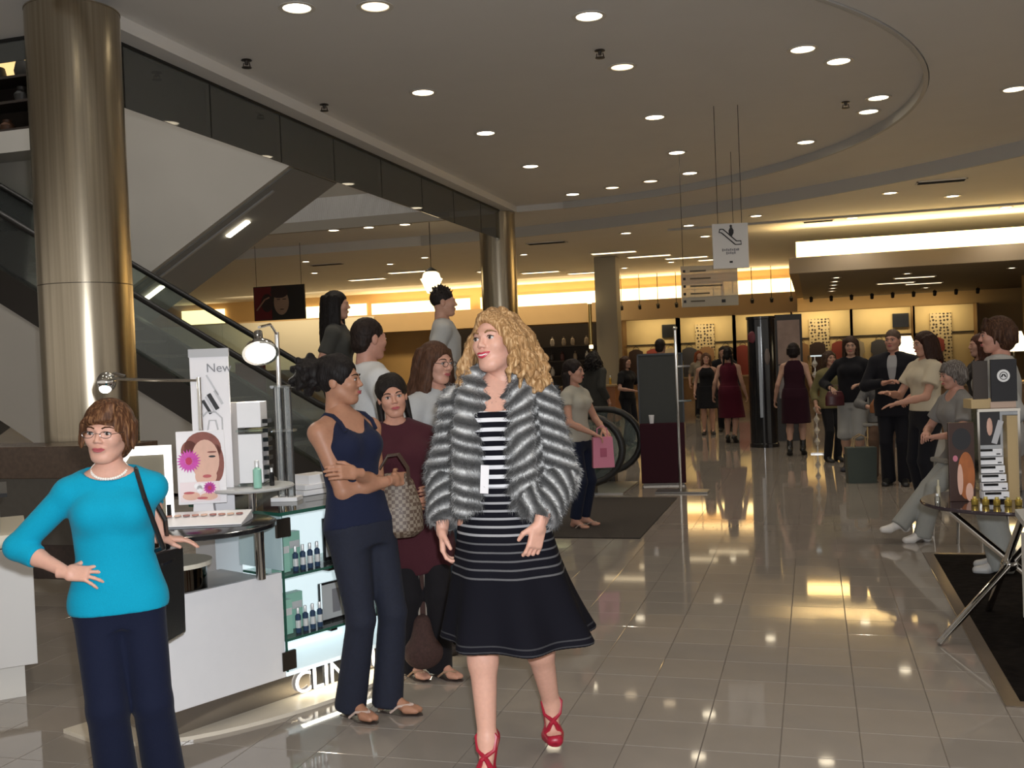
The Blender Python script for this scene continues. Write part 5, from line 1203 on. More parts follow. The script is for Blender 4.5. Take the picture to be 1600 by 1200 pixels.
for k in range(17):
    x = -6.0 + .62 * k + .1 * math.sin(k * 3.1)
    if abs((x + 5.4 + .95) % 1.9) < .12: continue
    b = MB(); b.tube([(-.12, 0, 1.02), (-.05, 0, 1.10), (0, 0, 1.12), (.05, 0, 1.10), (.12, 0, 1.02)], .008, 6)
    t = T('garment', 'garment hanging on the lit back wall rail', 'garment', (x, 36.02, .80), 0, 'garments on the back wall')
    MB().prism([(-.22, -.03, 0), (-.20, -.04, .55), (-.27, -.04, .62), (-.24, -.04, .94), (-.08, -.04, 1.02), (.08, -.04, 1.02), (.24, -.04, .94), (.27, -.04, .62), (.20, -.04, .55), (.22, -.03, 0)], (0, .06, 0)).build('cloth', M('garment_%d' % (k % 5), gcol[k % 5], .8), t)
    b.build('hanger', MK, t); MB().tube([(0, 0, 1.11), (0, 0, 1.15), (.01, .0, 1.165)], .005, 6).build('hook', MK, t)
area('bay_wash', (-.7, 35.35, 2.80), (0, .75, -.66), .25, 10.6, 85, (1, .78, .44))
for k in range(19):
    x = -6.2 + .62 * k; z = 3.36 if x < -.45 else 3.30
    t = T('track_light', 'small dark spot in the row of track lights along the back wall', 'track light', (x, 34.6, z), 0, 'back wall track lights')
    MB().cyl((0, .05, -.17), (0, -.03, -.05), .05, .06, n=12).build('head', mv, t, smooth=True); MB().cyl((0, 0, -.10), (0, 0, .0 if x > -.45 else 1.0), .012, n=6).build('stem', mv, t)
# far counters, dark shop to the left of the pillar
dkc = T('shop_shelving', 'dark shelving wall of the shop behind the blonde curls', 'shelving', (-9.2, 33.6, 0))
MB().bx(-2.8, 2.4, .0, .1, 0, 2.75).build('back_panel', M('dark_wood'), dkc)
for z in (.5, 1.0, 1.5, 2.0): MB().bx(-2.8, 2.4, -.4, 0, z, z + .04).build('shelf_board', M('shelf_dark', (.06, .05, .04), .4), dkc)
rs_ = random.Random(4)
for z in (.54, 1.04, 1.54, 2.04):
    for k in range(12):
        c = rs_.choice([(.5, .45, .4), (.08, .07, .07), (.3, .25, .2), (.12, .05, .05), (.6, .6, .62)])
        tag(MB().lathe([(.06, 0), (.08, .1), (.06, .22), (.02, .25), (.03, .3)], n=10).build('bottle', M('far_goods_%d' % int(c[0] * 100), c, .25), None, loc=(-11.8 + .42 * k + rs_.uniform(-.08, .08), 33.4, z), smooth=True), 'small bottle on the dark shelving wall', 'bottle', 'bottles on the dark shelving')
def counter(label, x, y, w_, d_, h_, m, a=0, lamps=0):
    t = T('shop_counter', label, 'counter', (x, y, 0), math.radians(a)); MB().bx(-w_ / 2, w_ / 2, -d_ / 2, d_ / 2, .08, h_ - .04).build('body', m, t, bevel=.008); MB().bx(-w_ / 2 - .03, w_ / 2 + .03, -d_ / 2 - .03, d_ / 2 + .03, h_ - .04, h_).build('top', M('ledge'), t); MB().bx(-w_ / 2 + .04, w_ / 2 - .04, -d_ / 2 + .04, d_ / 2 - .04, 0, .08).build('plinth', M('dark_steel'), t)
    return t
mor = M('wood_orange', (.30, .12, .045), .4, noise=.15, nscale=6)
counter('orange wood counter behind the woman with the pink bag', -5.1, 23.9, 1.3, .7, .95, mor)
counter('long dark wood counter left of the orange wood counter', -7.6, 24.4, 2.6, .7, .95, mwood)
counter('wood counter behind the group of guests on the right', 2.2, 18.2, 2.6, .7, .95, mwood)
counter('wood counter far behind the white jacket on the right', 4.8, 15.6, 2.2, .7, .95, mwood)
for k in range(8): bottle('small bright bottle on the orange wood counter', (-5.6 + .14 * k, 23.8 + .1 * (k % 2), .951), .16 + .05 * (k % 3), .03, [mwp, mgold, M('garment_1')][k % 3], None, 'bottles on the orange counter')
for k in range(7): bottle('small dark bottle on the long dark wood counter', (-8.6 + .3 * k, 24.3, .951), .18 + .04 * (k % 3), .035, [mblk, mwp, M('garment_4')][k % 3], None, 'bottles on the dark wood counter')
def tlamp(label, x, y, z):
    t = T('table_lamp', label, 'lamp', (x, y, z)); MB().lathe([(.08, 0), (.08, .02), (.02, .04), (.05, .18), (.015, .34), (.012, .5)], n=16).build('base', mblk, t, smooth=True)
    MB().lathe([(.24, .48), (.12, .80), (.115, .80), (.235, .48)], n=24).build('shade', M('shade_glow', (1, .9, .7), .6, emit=2.4, ecol=(1, .82, .5)), t, smooth=True)
tlamp('glowing table lamp right beside the suited man', 1.45, 18.2, .951); tlamp('glowing table lamp between the two brown haired women at the right', 3.1, 18.1, .951)
bottle('small white jar on the wood counter behind the guests', (2.0, 18.1, .951), .2, .05, mwp); bottle('tall dark bottle on the wood counter behind the guests', (2.5, 18.15, .951), .3, .05, mblk)
gp = T('lit_post', 'thin lit brass post in front of the grey square pillar', 'post', (-5.85, 27.7, 0)); MB().cyl((0, 0, 0), (0, 0, 3.2), .05, n=12).build('post', M('brass', (.6, .45, .18), .25, metal=1.), gp, smooth=True)
for z in (3.2, 1.9, 1.5, 1.1): MB().sphere((0, 0, z), (.10, .10, .14) if z > 3 else (.06, .06, .10), 12, 8).build('lamp', M('lantern_glow'), gp, smooth=True)
rb = T('banner_stand', 'red banner on a thin stand seen through the escalator glass', 'banner', (-9.5, 16.0, 0), math.radians(20))
MB().bx(-.26, .26, -.01, .01, 1.05, 1.75).build('banner', M('banner_red', (.30, .015, .015), .6), rb); MB().cyl((0, .02, .02), (0, .02, 1.78), .015, n=10).build('pole', msil, rb, smooth=True); MB().bx(-.2, .2, -.14, .14, 0, .02).build('base', M('dark_steel'), rb); MB().bx(-.27, .27, -.014, .014, 1.74, 1.765).build('top_bar', msil, rb)

# ---------------------------------------------------------------- the woman in the fur coat
mstripe = M('dress_stripe', (.02, .02, .035), .85, spec=.1); nt, b = nodes(mstripe)
tc = nt.nodes.new('ShaderNodeTexCoord'); sx = nt.nodes.new('ShaderNodeSeparateXYZ'); nt.links.new(tc.outputs['Object'], sx.inputs[0]); Z = sx.outputs['Z']
def band(per, frac): return math_(nt, 'LESS_THAN', math_(nt, 'FRACT', math_(nt, 'DIVIDE', Z, per)), frac)
z1 = math_(nt, 'MULTIPLY', band(.037, .42), math_(nt, 'GREATER_THAN', Z, 1.115))
z2 = math_(nt, 'MULTIPLY', math_(nt, 'MULTIPLY', band(.030, .30), math_(nt, 'MULTIPLY', math_(nt, 'LESS_THAN', Z, 1.115), math_(nt, 'GREATER_THAN', Z, .92))), .45)
z3 = math_(nt, 'MULTIPLY', math_(nt, 'MULTIPLY', band(.030, .22), math_(nt, 'MULTIPLY', math_(nt, 'LESS_THAN', Z, .92), math_(nt, 'GREATER_THAN', Z, .76))), .14)
z4 = math_(nt, 'MULTIPLY', math_(nt, 'MULTIPLY', band(.020, .25), math_(nt, 'LESS_THAN', Z, .565)), .05)
tot = math_(nt, 'ADD', math_(nt, 'ADD', z1, z2), math_(nt, 'ADD', z3, z4))
nt.links.new(ramp(nt, tot, [(0, (.006, .006, .010)), (1, (.72, .72, .75))]), b.inputs['Base Color'])
BP = dict(pelvis=(0, 0, .065), lean=(0, .015))
bl = person('smiling blonde woman in a chinchilla fur coat and striped dress walking in red heels', (-1.20, 3.87, 0), 6, 1.725, sk=(.66, .37, .28), hair='curly', hcol=(.37, .205, .085), hhi=(.68, .47, .26),
    feet=((.135, .17, .100), (-.055, -.20, .085)), fpitch=(50, 40), fyaw=(14, 0), hands=((.165, -.15, .955), (-.235, -.05, .925)), elbow=((.45, .9, -.1), (-.3, .9, 0)), hdir=((-.25, -.15, -1), (.05, -.1, -1)), hback=((.7, -.7, 0), (-1, -.2, 0)), curl=(22, 30), thumb=(.7, .5),
    head=(-24, -7, -6), eyes=True, lips=(.48, .03, .06), smile=1., vox=.010, cvox=.008, hs=1.06, arm=1.05,
    top=dict(mat=mstripe, name='dress_bodice', sleeve=0, neck='low', hem=.06, e=.012, ease=.3),
    bottom=dict(kind='skirt', name='dress_skirt', mat=mstripe, hem=.525, flare=.155, folds=7, amp=.10, waist=.15, e=.012, sway=.05),
    shoes=dict(kind='pump', col=(.36, .008, .03), floor=(.075, 0.0)), **BP)
bl.feat('teeth', MB().sphere((0, -.0955, -.0545), (.019, .0035, .0045), 12, 6), M('teeth', (.85, .82, .78), .3))
def fur_phase(V):
    """pelt phase for points: rings round the sleeves, chevrons on the body, rolls on the collar"""
    V = np.asarray(V); P0 = np.array(bl.P0); out = None
    ph = []; dist = []
    for i, (sh, el, wr) in enumerate(bl.AR):
        a, m_, c = [np.array(q) for q in (sh, el, wr)]
        best = np.full(len(V), 9.); pp_ = np.zeros(len(V)); L0 = 0
        for p_, q_ in ((a, m_), (m_, c)):
            v = q_ - p_; L = np.linalg.norm(v); t = np.clip((V - p_) @ v / L ** 2, -.15, 1.1); r = V - p_ - t[:, None] * v; d = np.linalg.norm(r, axis=1)
            sl = r[:, 1] * 3.0 + r[:, 0] * (8. if i == 0 else -6.)
            mm = d < best; best = np.where(mm, d, best); pp_ = np.where(mm, (L0 + t * L) / .055 - sl * 1.5, pp_); L0 += L
        dist.append(best - .075); ph.append(pp_)
    x, y, z = V[:, 0] - P0[0], V[:, 1] - P0[1], V[:, 2]
    q = np.sqrt((x / .175) ** 2 + (y / .15) ** 2); th = np.arctan2(x, -y)
    ph.append((z - np.where(x > 0, .62, .30) * np.abs(x)) / .054 + .14 * np.sin(z * 31 + x * 17)); dist.append((q - 1) * .15)
    D = np.stack(dist); k = D.argmin(0); return np.stack(ph)[k, np.arange(len(V))]
PELT = ([0, .10, .24, .50, .76, .90, 1.0], [.74, .56, .14, .022, .075, .36, .74])
def fur_coat():
    at, P0 = bl.at, bl.P0
    pr = [(loft(P0, bl.ax, bl.side, [(.045, .185, .150, 0, .0), (.12, .188, .155, 0, -.0), (.25, .178, .148, 0, 0), (.36, .178, .142, 0, 0), (.45, .165, .120, 0, .006), (.53, .105, .088, 0, .012)]), 0)]
    for i, q in enumerate((1, -1)):
        sh, el, wr = bl.AR[i]
        pr += [(cone(at(.485, q * .08), sh, .066, .070), .03), (cone(sh, el, .070, .078), .03), (cone(el, el.lerp(wr, .88), .080, .058, True), .03)]
        for a_, b_, r0, r1 in ((at(.545, q * .02, .080), at(.560, q * .070, .05), .040, .040), (at(.560, q * .070, .05), at(.545, q * .090, -.02), .040, .040), (at(.545, q * .090, -.02), at(.47, q * .100, -.100), .040, .042), (at(.47, q * .100, -.100), at(.34, q * .112, -.140), .042, .042), (at(.34, q * .112, -.140), at(.06, q * .125, -.140), .042, .038)):
            pr.append((cone(a_, b_, r0, r1), .02))
    g = G(np.min([p[0][1] for p in pr], 0) - .05, np.max([p[0][2] for p in pr], 0) + .05, .0085)
    for p_, k in pr: g.add(p_, k)
    g.sub(cone(at(.62, .0, -.17), at(.30, .0, -.20), .078, .066), .012); g.sub(cone(at(.30, .0, -.20), at(-.05, .0, -.21), .066, .085), .012); g.sub(cone(at(.50, .0, -.11), at(.0, .0, -.13), .052, .062), .010)
    g.sub(cone(at(.45, 0, .0), at(.70, 0, -.01), .056, .082), .01); g.sub(cone(at(.62, 0, -.06), at(.40, 0, -.16), .070, .060), .01)
    for i in (0, 1): sh, el, wr = bl.AR[i]; g.sub(cone(el.lerp(wr, .80), el.lerp(wr, 1.25), .042, .045), .008)
    P = np.stack(np.meshgrid(*g.ax, indexing='ij'), -1).reshape(-1, 3); near_ = np.abs(g.d.ravel()) < .05
    f = np.zeros(len(P), np.float32); phs = fur_phase(P[near_]); f[near_] = -.024 * (np.abs(np.sin(PI * phs)) ** .7 - .62); g.d = g.d + f.reshape(g.d.shape)
    V, Q = g.net(1); ph = fur_phase(V)
    co = bl.child('fur_coat', (V, Q), None if False else MF); at_ = co.data.attributes.new('pelt', 'FLOAT', 'POINT'); pv = np.interp(ph % 1.0, *PELT).astype(np.float32); at_.data.foreach_set('value', pv)
    me = co.data; n = len(V); no = np.zeros(n * 3, np.float32); me.vertices.foreach_get('normal', no); no = no.reshape(-1, 3)
    rs = np.random.RandomState(2); K = 42000; idx = rs.randint(0, n, K); base = V[idx] + rs.normal(0, .004, (K, 3)); nn = no[idx]; dirn = nn + np.array([0, 0, -.9]) + rs.normal(0, .35, (K, 3)); dirn /= np.linalg.norm(dirn, axis=1)[:, None]
    sd = np.cross(dirn, rs.normal(0, 1, (K, 3))); sd /= np.linalg.norm(sd, axis=1)[:, None] + 1e-9; L = rs.uniform(.010, .022, K)[:, None]
    tv = np.stack([base + sd * .0011 - nn * .002, base - sd * .0011 - nn * .002, base + dirn * L], 1).reshape(-1, 3) * bl.s
    m2 = bpy.data.meshes.new('fur_hairs'); m2.vertices.add(3 * K); m2.vertices.foreach_set('co', tv.astype(np.float32).ravel()); m2.loops.add(3 * K); m2.loops.foreach_set('vertex_index', np.arange(3 * K, dtype=np.int32)); m2.polygons.add(K); m2.polygons.foreach_set('loop_start', np.arange(K, dtype=np.int32) * 3); m2.polygons.foreach_set('loop_total', np.full(K, 3, np.int32)); m2.update(calc_edges=True)
    a2 = m2.attributes.new('pelt', 'FLOAT', 'POINT'); a2.data.foreach_set('value', np.repeat(pv[idx], 3)); m2.materials.append(MF)
    fo = bpy.data.objects.new('fur_hairs', m2); COL.objects.link(fo); fo.parent = co; fo['kind'] = 'stuff'
    tgm = MB().box((0, 0, -.055), (.032, .003, .11)); tg = tgm.build('paper_tag', M('card_white'), co); tg.location = tuple(at(.22, -.028, -.172) * bl.s); tg.rotation_euler = (.1, .08, .1)
MF = M('chinchilla_fur', (.2, .2, .2), .8, spec=.25, sheen=.3); nt, b = nodes(MF)
an_ = nt.nodes.new('ShaderNodeAttribute'); an_.attribute_name = 'pelt'; nz = nt.nodes.new('ShaderNodeTexNoise'); nz.inputs['Scale'].default_value = 45
tcf = nt.nodes.new('ShaderNodeTexCoord'); nt.links.new(tcf.outputs['Object'], nz.inputs['Vector'])
fz = math_(nt, 'MULTIPLY', an_.outputs['Fac'], math_(nt, 'ADD', math_(nt, 'MULTIPLY', nz.outputs['Fac'], .9), .5))
nt.links.new(ramp(nt, fz, [(0, (.004, .004, .005)), (1, (.98, .98, .97))]), b.inputs['Base Color'])
fur_coat()
# ---------------------------------------------------------------- woman in turquoise
bu = person('woman with short brown hair and glasses in a turquoise top and dark jeans', (-2.43, 3.16, 0), 33, 1.50, w=.97, sk=(.62, .345, .26), hair='bobshort', hcol=(.085, .035, .016), hhi=(.26, .13, .06),
    pelvis=(-.03, 0, 0), lean=(-.01, 0), feet=((.12, .03, 0), (-.06, -.02, 0)), hands=((.15, .20, 1.10), (-.205, -.095, 1.04)), elbow=((-.1, 1, -.2), (-1, .45, 0)), hdir=((.85, .1, -.12), (.95, -.25, -.10)), hback=((0, 0, 1), (-.2, -.8, .55)), curl=(12, 14), spread=(6, 10), thumb=(.9, .8),
    head=(-16, 2, 3), vox=.010, cvox=.008, hs=1.08, lips=(.42, .10, .11),
    top=dict(col=(.002, .30, .47), sleeve=.70, neck='wide', hem=-.045, e=.020, ease=.25, se=.015), bottom=dict(kind='trousers', col=(.007, .010, .028), e=.012, hem_r=.085, knee_r=.078), shoes=dict(kind='flat', col=(.02, .02, .02)))
gl = MB()
for q_ in (-1, 1): gl.tube([(.033 * q_ + .021 * math.cos(a), -.107, .003 + .0125 * math.sin(a)) for a in [2 * PI * k / 16 for k in range(16)]], .0011, 5, closed=True); gl.tube([(.054 * q_, -.106, .006), (.074 * q_, -.06, .008), (.080 * q_, .01, .004)], .0012, 5)
gl.tube([(-.012, -.107, .006), (0, -.109, .008), (.012, -.107, .006)], .0012, 5); bu.feat('glasses', gl, M('glasses_wire', (.20, .18, .18), .25, metal=.8))
pe = MB(); c = bu.at(.550, 0, .004)
for k in range(44): a = 2 * PI * k / 44; pe.sphere(tuple((c + Vector((.068 * math.sin(a), -.012 - .074 * math.cos(a), -.014 - .034 * math.cos(a)))) * bu.s), 0.0060 * bu.s, 8, 6)
pe.build('pearl_necklace', M('pearl', (.85, .80, .74), .25), bu.o, smooth=True)
for i in (0, 1): pass
bg = T('handbag', 'boxy black leather bag hanging at the side of the turquoise woman', 'bag', tuple(bu.o.matrix_basis @ Vector((.10, .17, .58))), math.radians(98))
MB().prism([(-.13, -.05, .045), (-.10, -.05, 0), (.12, -.05, 0), (.13, -.05, .34), (-.14, -.05, .36)], (0, .10, 0)).build('body', M('leather_black', (.010, .010, .011), .35, bump=.1, nscale=200), bg, bevel=.008)
MB().bx(-.05, .02, -.054, -.05, .30, .308).build('logo_plate', mchr, bg); MB().tube([(-.09, -.056, .05), (-.085, -.062, .03), (-.07, -.056, .05), (-.06, -.06, .03)], .004, 6).build('clasp', mchr, bg)
sp = bu.at(.49, .105, -.045) * bu.s; spw = bu.o.matrix_basis @ sp; iv = (Matrix.Translation(bg.location) @ Matrix.Rotation(math.radians(98), 4, 'Z')).inverted()
S0 = iv @ spw; S1 = iv @ (bu.o.matrix_basis @ (bu.at(.42, .135, -.125) * bu.s)); S2 = iv @ (bu.o.matrix_basis @ (bu.at(.515, .10, .03) * bu.s))
MB().tube([(-.10, 0, .35), tuple(iv @ (bu.o.matrix_basis @ (bu.at(.2, .19, -.06) * bu.s))), tuple(S1), tuple(S0 + Vector((0, 0, .03))), tuple(S2 + Vector((0, 0, .02))), tuple(iv @ (bu.o.matrix_basis @ (bu.at(.3, .2, .06) * bu.s))), (.10, 0, .34)], .009, 6).build('strap', M('leather_black'), bg, smooth=True)
# ---------------------------------------------------------------- the onlookers by the counter
mdn = M('denim', (.007, .010, .024), .85, noise=.3, nscale=60, bump=.2)
tk = person('woman with a black hair bun, navy tank top and jeans, arms crossed', (-2.02, 4.30, 0), 66, 1.66, sk=(.40, .20, .125), hair='bun', hcol=(.010, .008, .008), feet=((.07, -.06, 0), (-.07, .04, 0)), lean=(0, .10), fyaw=(16, -4),
    hands=((-.13, -.125, 1.16), (.12, -.115, 1.10)), elbow=((.7, .15, -.8), (-.75, .15, -.6)), hdir=((-1, .1, .15), (1, .1, -.05)), hback=((0, -1, .3), (0, -1, .3)), curl=(20, 20), head=(34, 0, 0), vox=.010, cvox=.009,
    top=dict(col=(.012, .016, .040), sleeve=0, neck='tank', hem=-.01, e=.011), bottom=dict(kind='trousers', mat=mdn, waist=.07, e=.009, hem_r=.075, knee_r=.066), shoes=dict(kind='flipflop', col=(.55, .42, .36)))
dk = person('dark haired woman in a maroon tunic and dark trousers looking at the camera', (-1.97, 4.86, 0), 32, 1.555, sk=(.52, .27, .19), hair='tied', hcol=(.012, .009, .008), feet=((.09, -.02, 0), (-.06, .05, 0)), hands=((.12, -.19, 1.06), (-.10, -.20, 1.0)), elbow=((.8, .3, -.5), (-.8, .3, -.5)), hdir=((-1, -.1, 0), (1, -.1, 0)), hback=((0, -1, .2), (0, -1, .2)), lean=(-.10, 0), head=(-4, 3, -8), vox=.011, cvox=.010, fyaw=(30, 22),
    top=dict(col=(.055, .014, .020), sleeve=.55, neck='crew', hem=-.30, e=.02, ease=.8), bottom=dict(kind='trousers', col=(.010, .009, .011), hem_r=.075, knee_r=.075), shoes=dict(kind='flipflop', col=(.35, .22, .14)))
wa = person('woman with long wavy brown hair and glasses in a grey T-shirt and jeans', (-2.04, 5.42, 0), 62, 1.72, w=1.08, sk=(.58, .32, .24), hair='longwavy', hcol=(.070, .032, .018), hands=((.20, -.17, .98), (-.20, -.24, 1.04)), elbow=((.7, .5, -.5), (-.8, .3, -.6)), hdir=((-.6, -.6, .1), (.5, -.8, .5)), head=(4, 6, 0), vox=.011, cvox=.010,
    top=dict(col=(.40, .41, .42), sleeve=.32, neck='crew', hem=-.02, e=.02, ease=.6, se=.022), bottom=dict(kind='trousers', mat=M('denim_blue', (.035, .075, .13), .85, noise=.25, nscale=60, bump=.2), hem_r=.095, knee_r=.08), shoes=dict(kind='flat', col=(.05, .04, .04)))
gl = MB()
for q_ in (-1, 1): gl.tube([(.033 * q_ + .021 * math.cos(a), -.107, .003 + .0145 * math.sin(a)) for a in [2 * PI * k / 16 for k in range(16)]], .0018, 5, closed=True); gl.tube([(.054 * q_, -.106, .006), (.074 * q_, -.06, .008), (.080 * q_, .01, .004)], .0018, 5)
wa.feat('glasses', gl, M('glasses_dark', (.03, .025, .025), .3))
mnw = person('man with dark hair in a white shirt with raised collar, seen from behind', (-2.68, 5.95, 0), 128, 1.90, sex='m', sk=(.52, .27, .20), hair='short', hcol=(.018, .011, .009), head=(20, 3, 0), vox=.012, cvox=.011, hands=((.18, -.2, 1.1), (-.18, -.2, 1.1)), elbow=((.8, .4, -.4), (-.8, .4, -.4)),
    top=dict(col=(.60, .61, .62), sleeve=.9, neck='crew', hem=-.03, e=.024, ease=.6, se=.024), bottom=dict(kind='trousers', col=(.03, .03, .04)), shoes=dict(kind='flat', col=(.02, .02, .02)))
mnw.garment('collar', [(loft(mnw.at(.505, 0, .01), mnw.ax, mnw.side, [(0, .088, .080, 0, 0), (.03, .082, .074, 0, 0), (.055, .080, .074, 0, 0)]), 0)], cloth((.60, .61, .62)), [cone(mnw.at(.48, 0, .01), mnw.at(.60, 0, .01), .058, .066), cone(mnw.at(.55, 0, -.03), mnw.at(.55, 0, -.2), .05, .05)], hv=.007)
st_ = T('step_platform', 'low black step platform behind the onlookers', 'platform', (-3.35, 7.95, 0))
MB().bx(-.95, .85, -.40, .40, .44, .50).build('deck', M('platform_black', (.03, .03, .03), .6), st_, bevel=.006)
for x in (-.9, .8):
    for y in (-.35, .35): MB().bx(x - .03, x + .03, y - .03, y + .03, 0, .44).build('leg', M('platform_black'), st_)
lb_ = person('woman with long straight black hair standing above the crowd', (-3.82, 7.85, .50), 100, 1.74, sk=(.50, .28, .2), hair='long', hcol=(.008, .006, .006), head=(6, 0, 0), eyes=False, top=dict(col=(.055, .055, .05), sleeve=.3, hem=-.02), bottom=dict(kind='trousers', col=(.03, .03, .03)), shoes=dict(kind='flat', col=(.02, .02, .02)))
sk_ = person('young man with spiky dark hair in a pale grey T-shirt above the crowd', (-2.92, 8.0, .50), 105, 1.72, sex='m', sk=(.50, .28, .2), hair='spiky', hcol=(.015, .011, .010), head=(8, 0, 0), eyes=False, w=.95, top=dict(col=(.42, .42, .41), sleeve=.32, hem=-.02, e=.018), bottom=dict(kind='trousers', col=(.03, .03, .04)), shoes=dict(kind='flat', col=(.05, .05, .05)))
# bags carried among them
mchk = M('check_canvas', (.10, .06, .04), .5); nt, b = nodes(mchk); tc = nt.nodes.new('ShaderNodeTexCoord'); ck = nt.nodes.new('ShaderNodeTexChecker'); ck.inputs['Scale'].default_value = 62; ck.inputs['Color1'].default_value = (.075, .045, .03, 1); ck.inputs['Color2'].default_value = (.20, .16, .12, 1); nt.links.new(tc.outputs['Object'], ck.inputs['Vector']); nt.links.new(ck.outputs['Color'], b.inputs['Base Color'])
hb = T('handbag', 'brown checked shoulder bag under the arm of the tank top woman', 'bag', (-1.89, 4.42, .80), math.radians(18))
sdf_obj('body', [loft((0, 0, 0), (0, 0, 1), (1, 0, 0), [(0, .085, .055, 0, 0), (.03, .125, .075, 0, 0), (.14, .12, .065, 0, 0), (.26, .085, .035, 0, 0), (.30, .05, .02, 0, 0)])], .008, mchk, hb)
for y in (-.025, .025): MB().tube([(-.07, y, .24), (-.075, y, .31), (-.03, y, .38), (.02, y, .385), (.06, y, .32), (.065, y, .24)], .007, 6).build('handle', M('leather_brown', (.05, .028, .018), .45), hb, smooth=True)
sc_ = T('scarf', 'long dark patterned scarf hanging with a bunched end near the floor', 'scarf', (-1.93, 4.78, .10), math.radians(25))
MB().prism([(-.05, 0, .10), (.05, 0, .10), (.04, 0, .72), (-.035, 0, .72)], (0, .02, 0)).build('cloth', M('scarf_print', (.045, .020, .016), .9, noise=.6, nscale=70), sc_, bevel=.006); MB().prism([(-.02, -.004, .12), (-.01, -.004, .12), (-.005, -.004, .70), (-.012, -.004, .70)], (0, .004, 0)).prism([(.02, -.004, .12), (.026, -.004, .12), (.02, -.004, .70), (.014, -.004, .70)], (0, .004, 0)).build('stripe', M('scarf_line', (.28, .24, .20), .8), sc_)
sdf_obj('bunched_end', [ell((0, 0, .05), (.10, .07, .085)), cone((0, 0, .08), (0, 0, .2), .07, .045)], .009, M('scarf_print'), sc_)
# ---------------------------------------------------------------- guests in the middle distance
F = dict(vox=.014, cvox=.012)
pk = person('woman in a white T-shirt and jeans holding a pink bag by the escalator', (-2.17, 9.45, 0), 70, 1.58, sk=(.52, .28, .20), hair='tied', hcol=(.015, .010, .009), head=(8, 2, 0), hands=((.12, -.26, .98), (-.12, -.27, .97)), elbow=((.8, .4, -.5), (-.8, .4, -.5)), top=dict(col=(.42, .40, .34), sleeve=.2, hem=-.02), bottom=dict(kind='trousers', col=(.012, .016, .035), end=.10), shoes=dict(kind='flipflop', col=(.4, .3, .25)), **F)
b_ = T('paper_bag', 'pink paper shopping bag held by the woman in a white T-shirt', 'bag', (-1.90, 9.33, .58), math.radians(20)); MB().prism([(-.10, -.05, 0), (.10, -.05, 0), (.09, -.04, .28), (-.09, -.04, .28)], (0, .09, 0)).build('body', M('pink_paper', (.62, .20, .30), .6), b_)
MB().tube([(-.05, 0, .28), (-.045, 0, .36), (0, 0, .385), (.045, 0, .36), (.05, 0, .28)], .005, 6).build('handle', M('pink_paper'), b_); MB().bx(-.03, .03, -.052, -.046, .10, .18).build('print', M('print_rose2', (.4, .08, .15), .6), b_)
G2 = dict(vox=.016, cvox=.014)
person('far woman in a short black dress with bare legs', (-2.02, 20.4, 0), 8, 1.60, sk=(.50, .29, .21), hair='medium', hcol=(.10, .05, .03), top=dict(col=(.010, .010, .012), sleeve=0, neck='wide', hem=.0), bottom=dict(kind='skirt', col=(.010, .010, .012), hem=.55, flare=.03), shoes=dict(kind='heel', col=(.01, .01, .01)), **G2)
sm = person('far man in a dark suit behind the maroon dress', (-1.75, 21.2, 0), 5, 1.72, sex='m', sk=(.46, .27, .2), hair='short', hcol=(.02, .015, .012), top=dict(col=(.012, .012, .015), sleeve=.95, neck='v', hem=-.12, e=.024, ease=.6), bottom=dict(kind='trousers', col=(.012, .012, .015)), shoes=dict(kind='flat', col=(.01, .01, .01)), eyes=False, **G2)
person('woman in a maroon dress walking away in black heels', (-1.43, 18.37, 0), 172, 1.64, w=1.08, sk=(.45, .27, .2), hair='tied', hcol=(.012, .009, .009), eyes=False, hands=((.30, 0, .87), (-.30, 0, .87)), feet=((.06, 0, .05), (-.07, .03, .05)), fpitch=(30, 30), pelvis=(0, 0, .03), top=dict(col=(.085, .010, .022), sleeve=0, neck='wide', hem=.0, e=.016), bottom=dict(kind='skirt', col=(.085, .010, .022), hem=.46, flare=.05), shoes=dict(kind='heel', col=(.01, .008, .008)), **G2)
person('woman in a dark plum dress and boots seen from behind', (-.28, 15.98, 0), 176, 1.66, w=1.03, sk=(.45, .27, .2), hair='bobshort', hcol=(.014, .010, .010), eyes=False, hands=((.30, 0, .87), (-.30, 0, .87)), feet=((.10, .03, .04), (-.09, -.06, .04)), fpitch=(25, 25), pelvis=(0, 0, .03), top=dict(col=(.030, .008, .016), sleeve=0, neck='v', hem=.0, e=.014), bottom=dict(kind='skirt', col=(.030, .008, .016), hem=.50, flare=.03), shoes=dict(kind='boot', col=(.01, .008, .008)), **G2)
person('woman in a yellow green top and black trousers beside the crystal tower', (.22, 15.1, 0), 30, 1.56, sk=(.48, .28, .2), hair='medium', hcol=(.05, .028, .018), top=dict(col=(.17, .15, .07), sleeve=.8, hem=-.08, e=.02, ease=.5), bottom=dict(kind='trousers', col=(.012, .012, .014)), shoes=dict(kind='flat', col=(.02, .02, .02)), **G2)
person('long haired woman in a black sweater and pale shorts holding a red bag', (.47, 13.95, 0), -15, 1.74, sk=(.46, .28, .2), hair='long', hcol=(.04, .022, .014), head=(10, 8, 0), hands=((.16, -.2, 1.1), (-.2, -.22, 1.05)), elbow=((.8, .4, -.4), (-.8, .4, -.4)), top=dict(col=(.010, .010, .013), sleeve=.9, hem=-.03, e=.02, ease=.5), bottom=dict(kind='trousers', col=(.30, .30, .29), end=.90, hem_r=.10, knee_r=.09), shoes=dict(kind='boot', col=(.02, .02, .03)), **F)
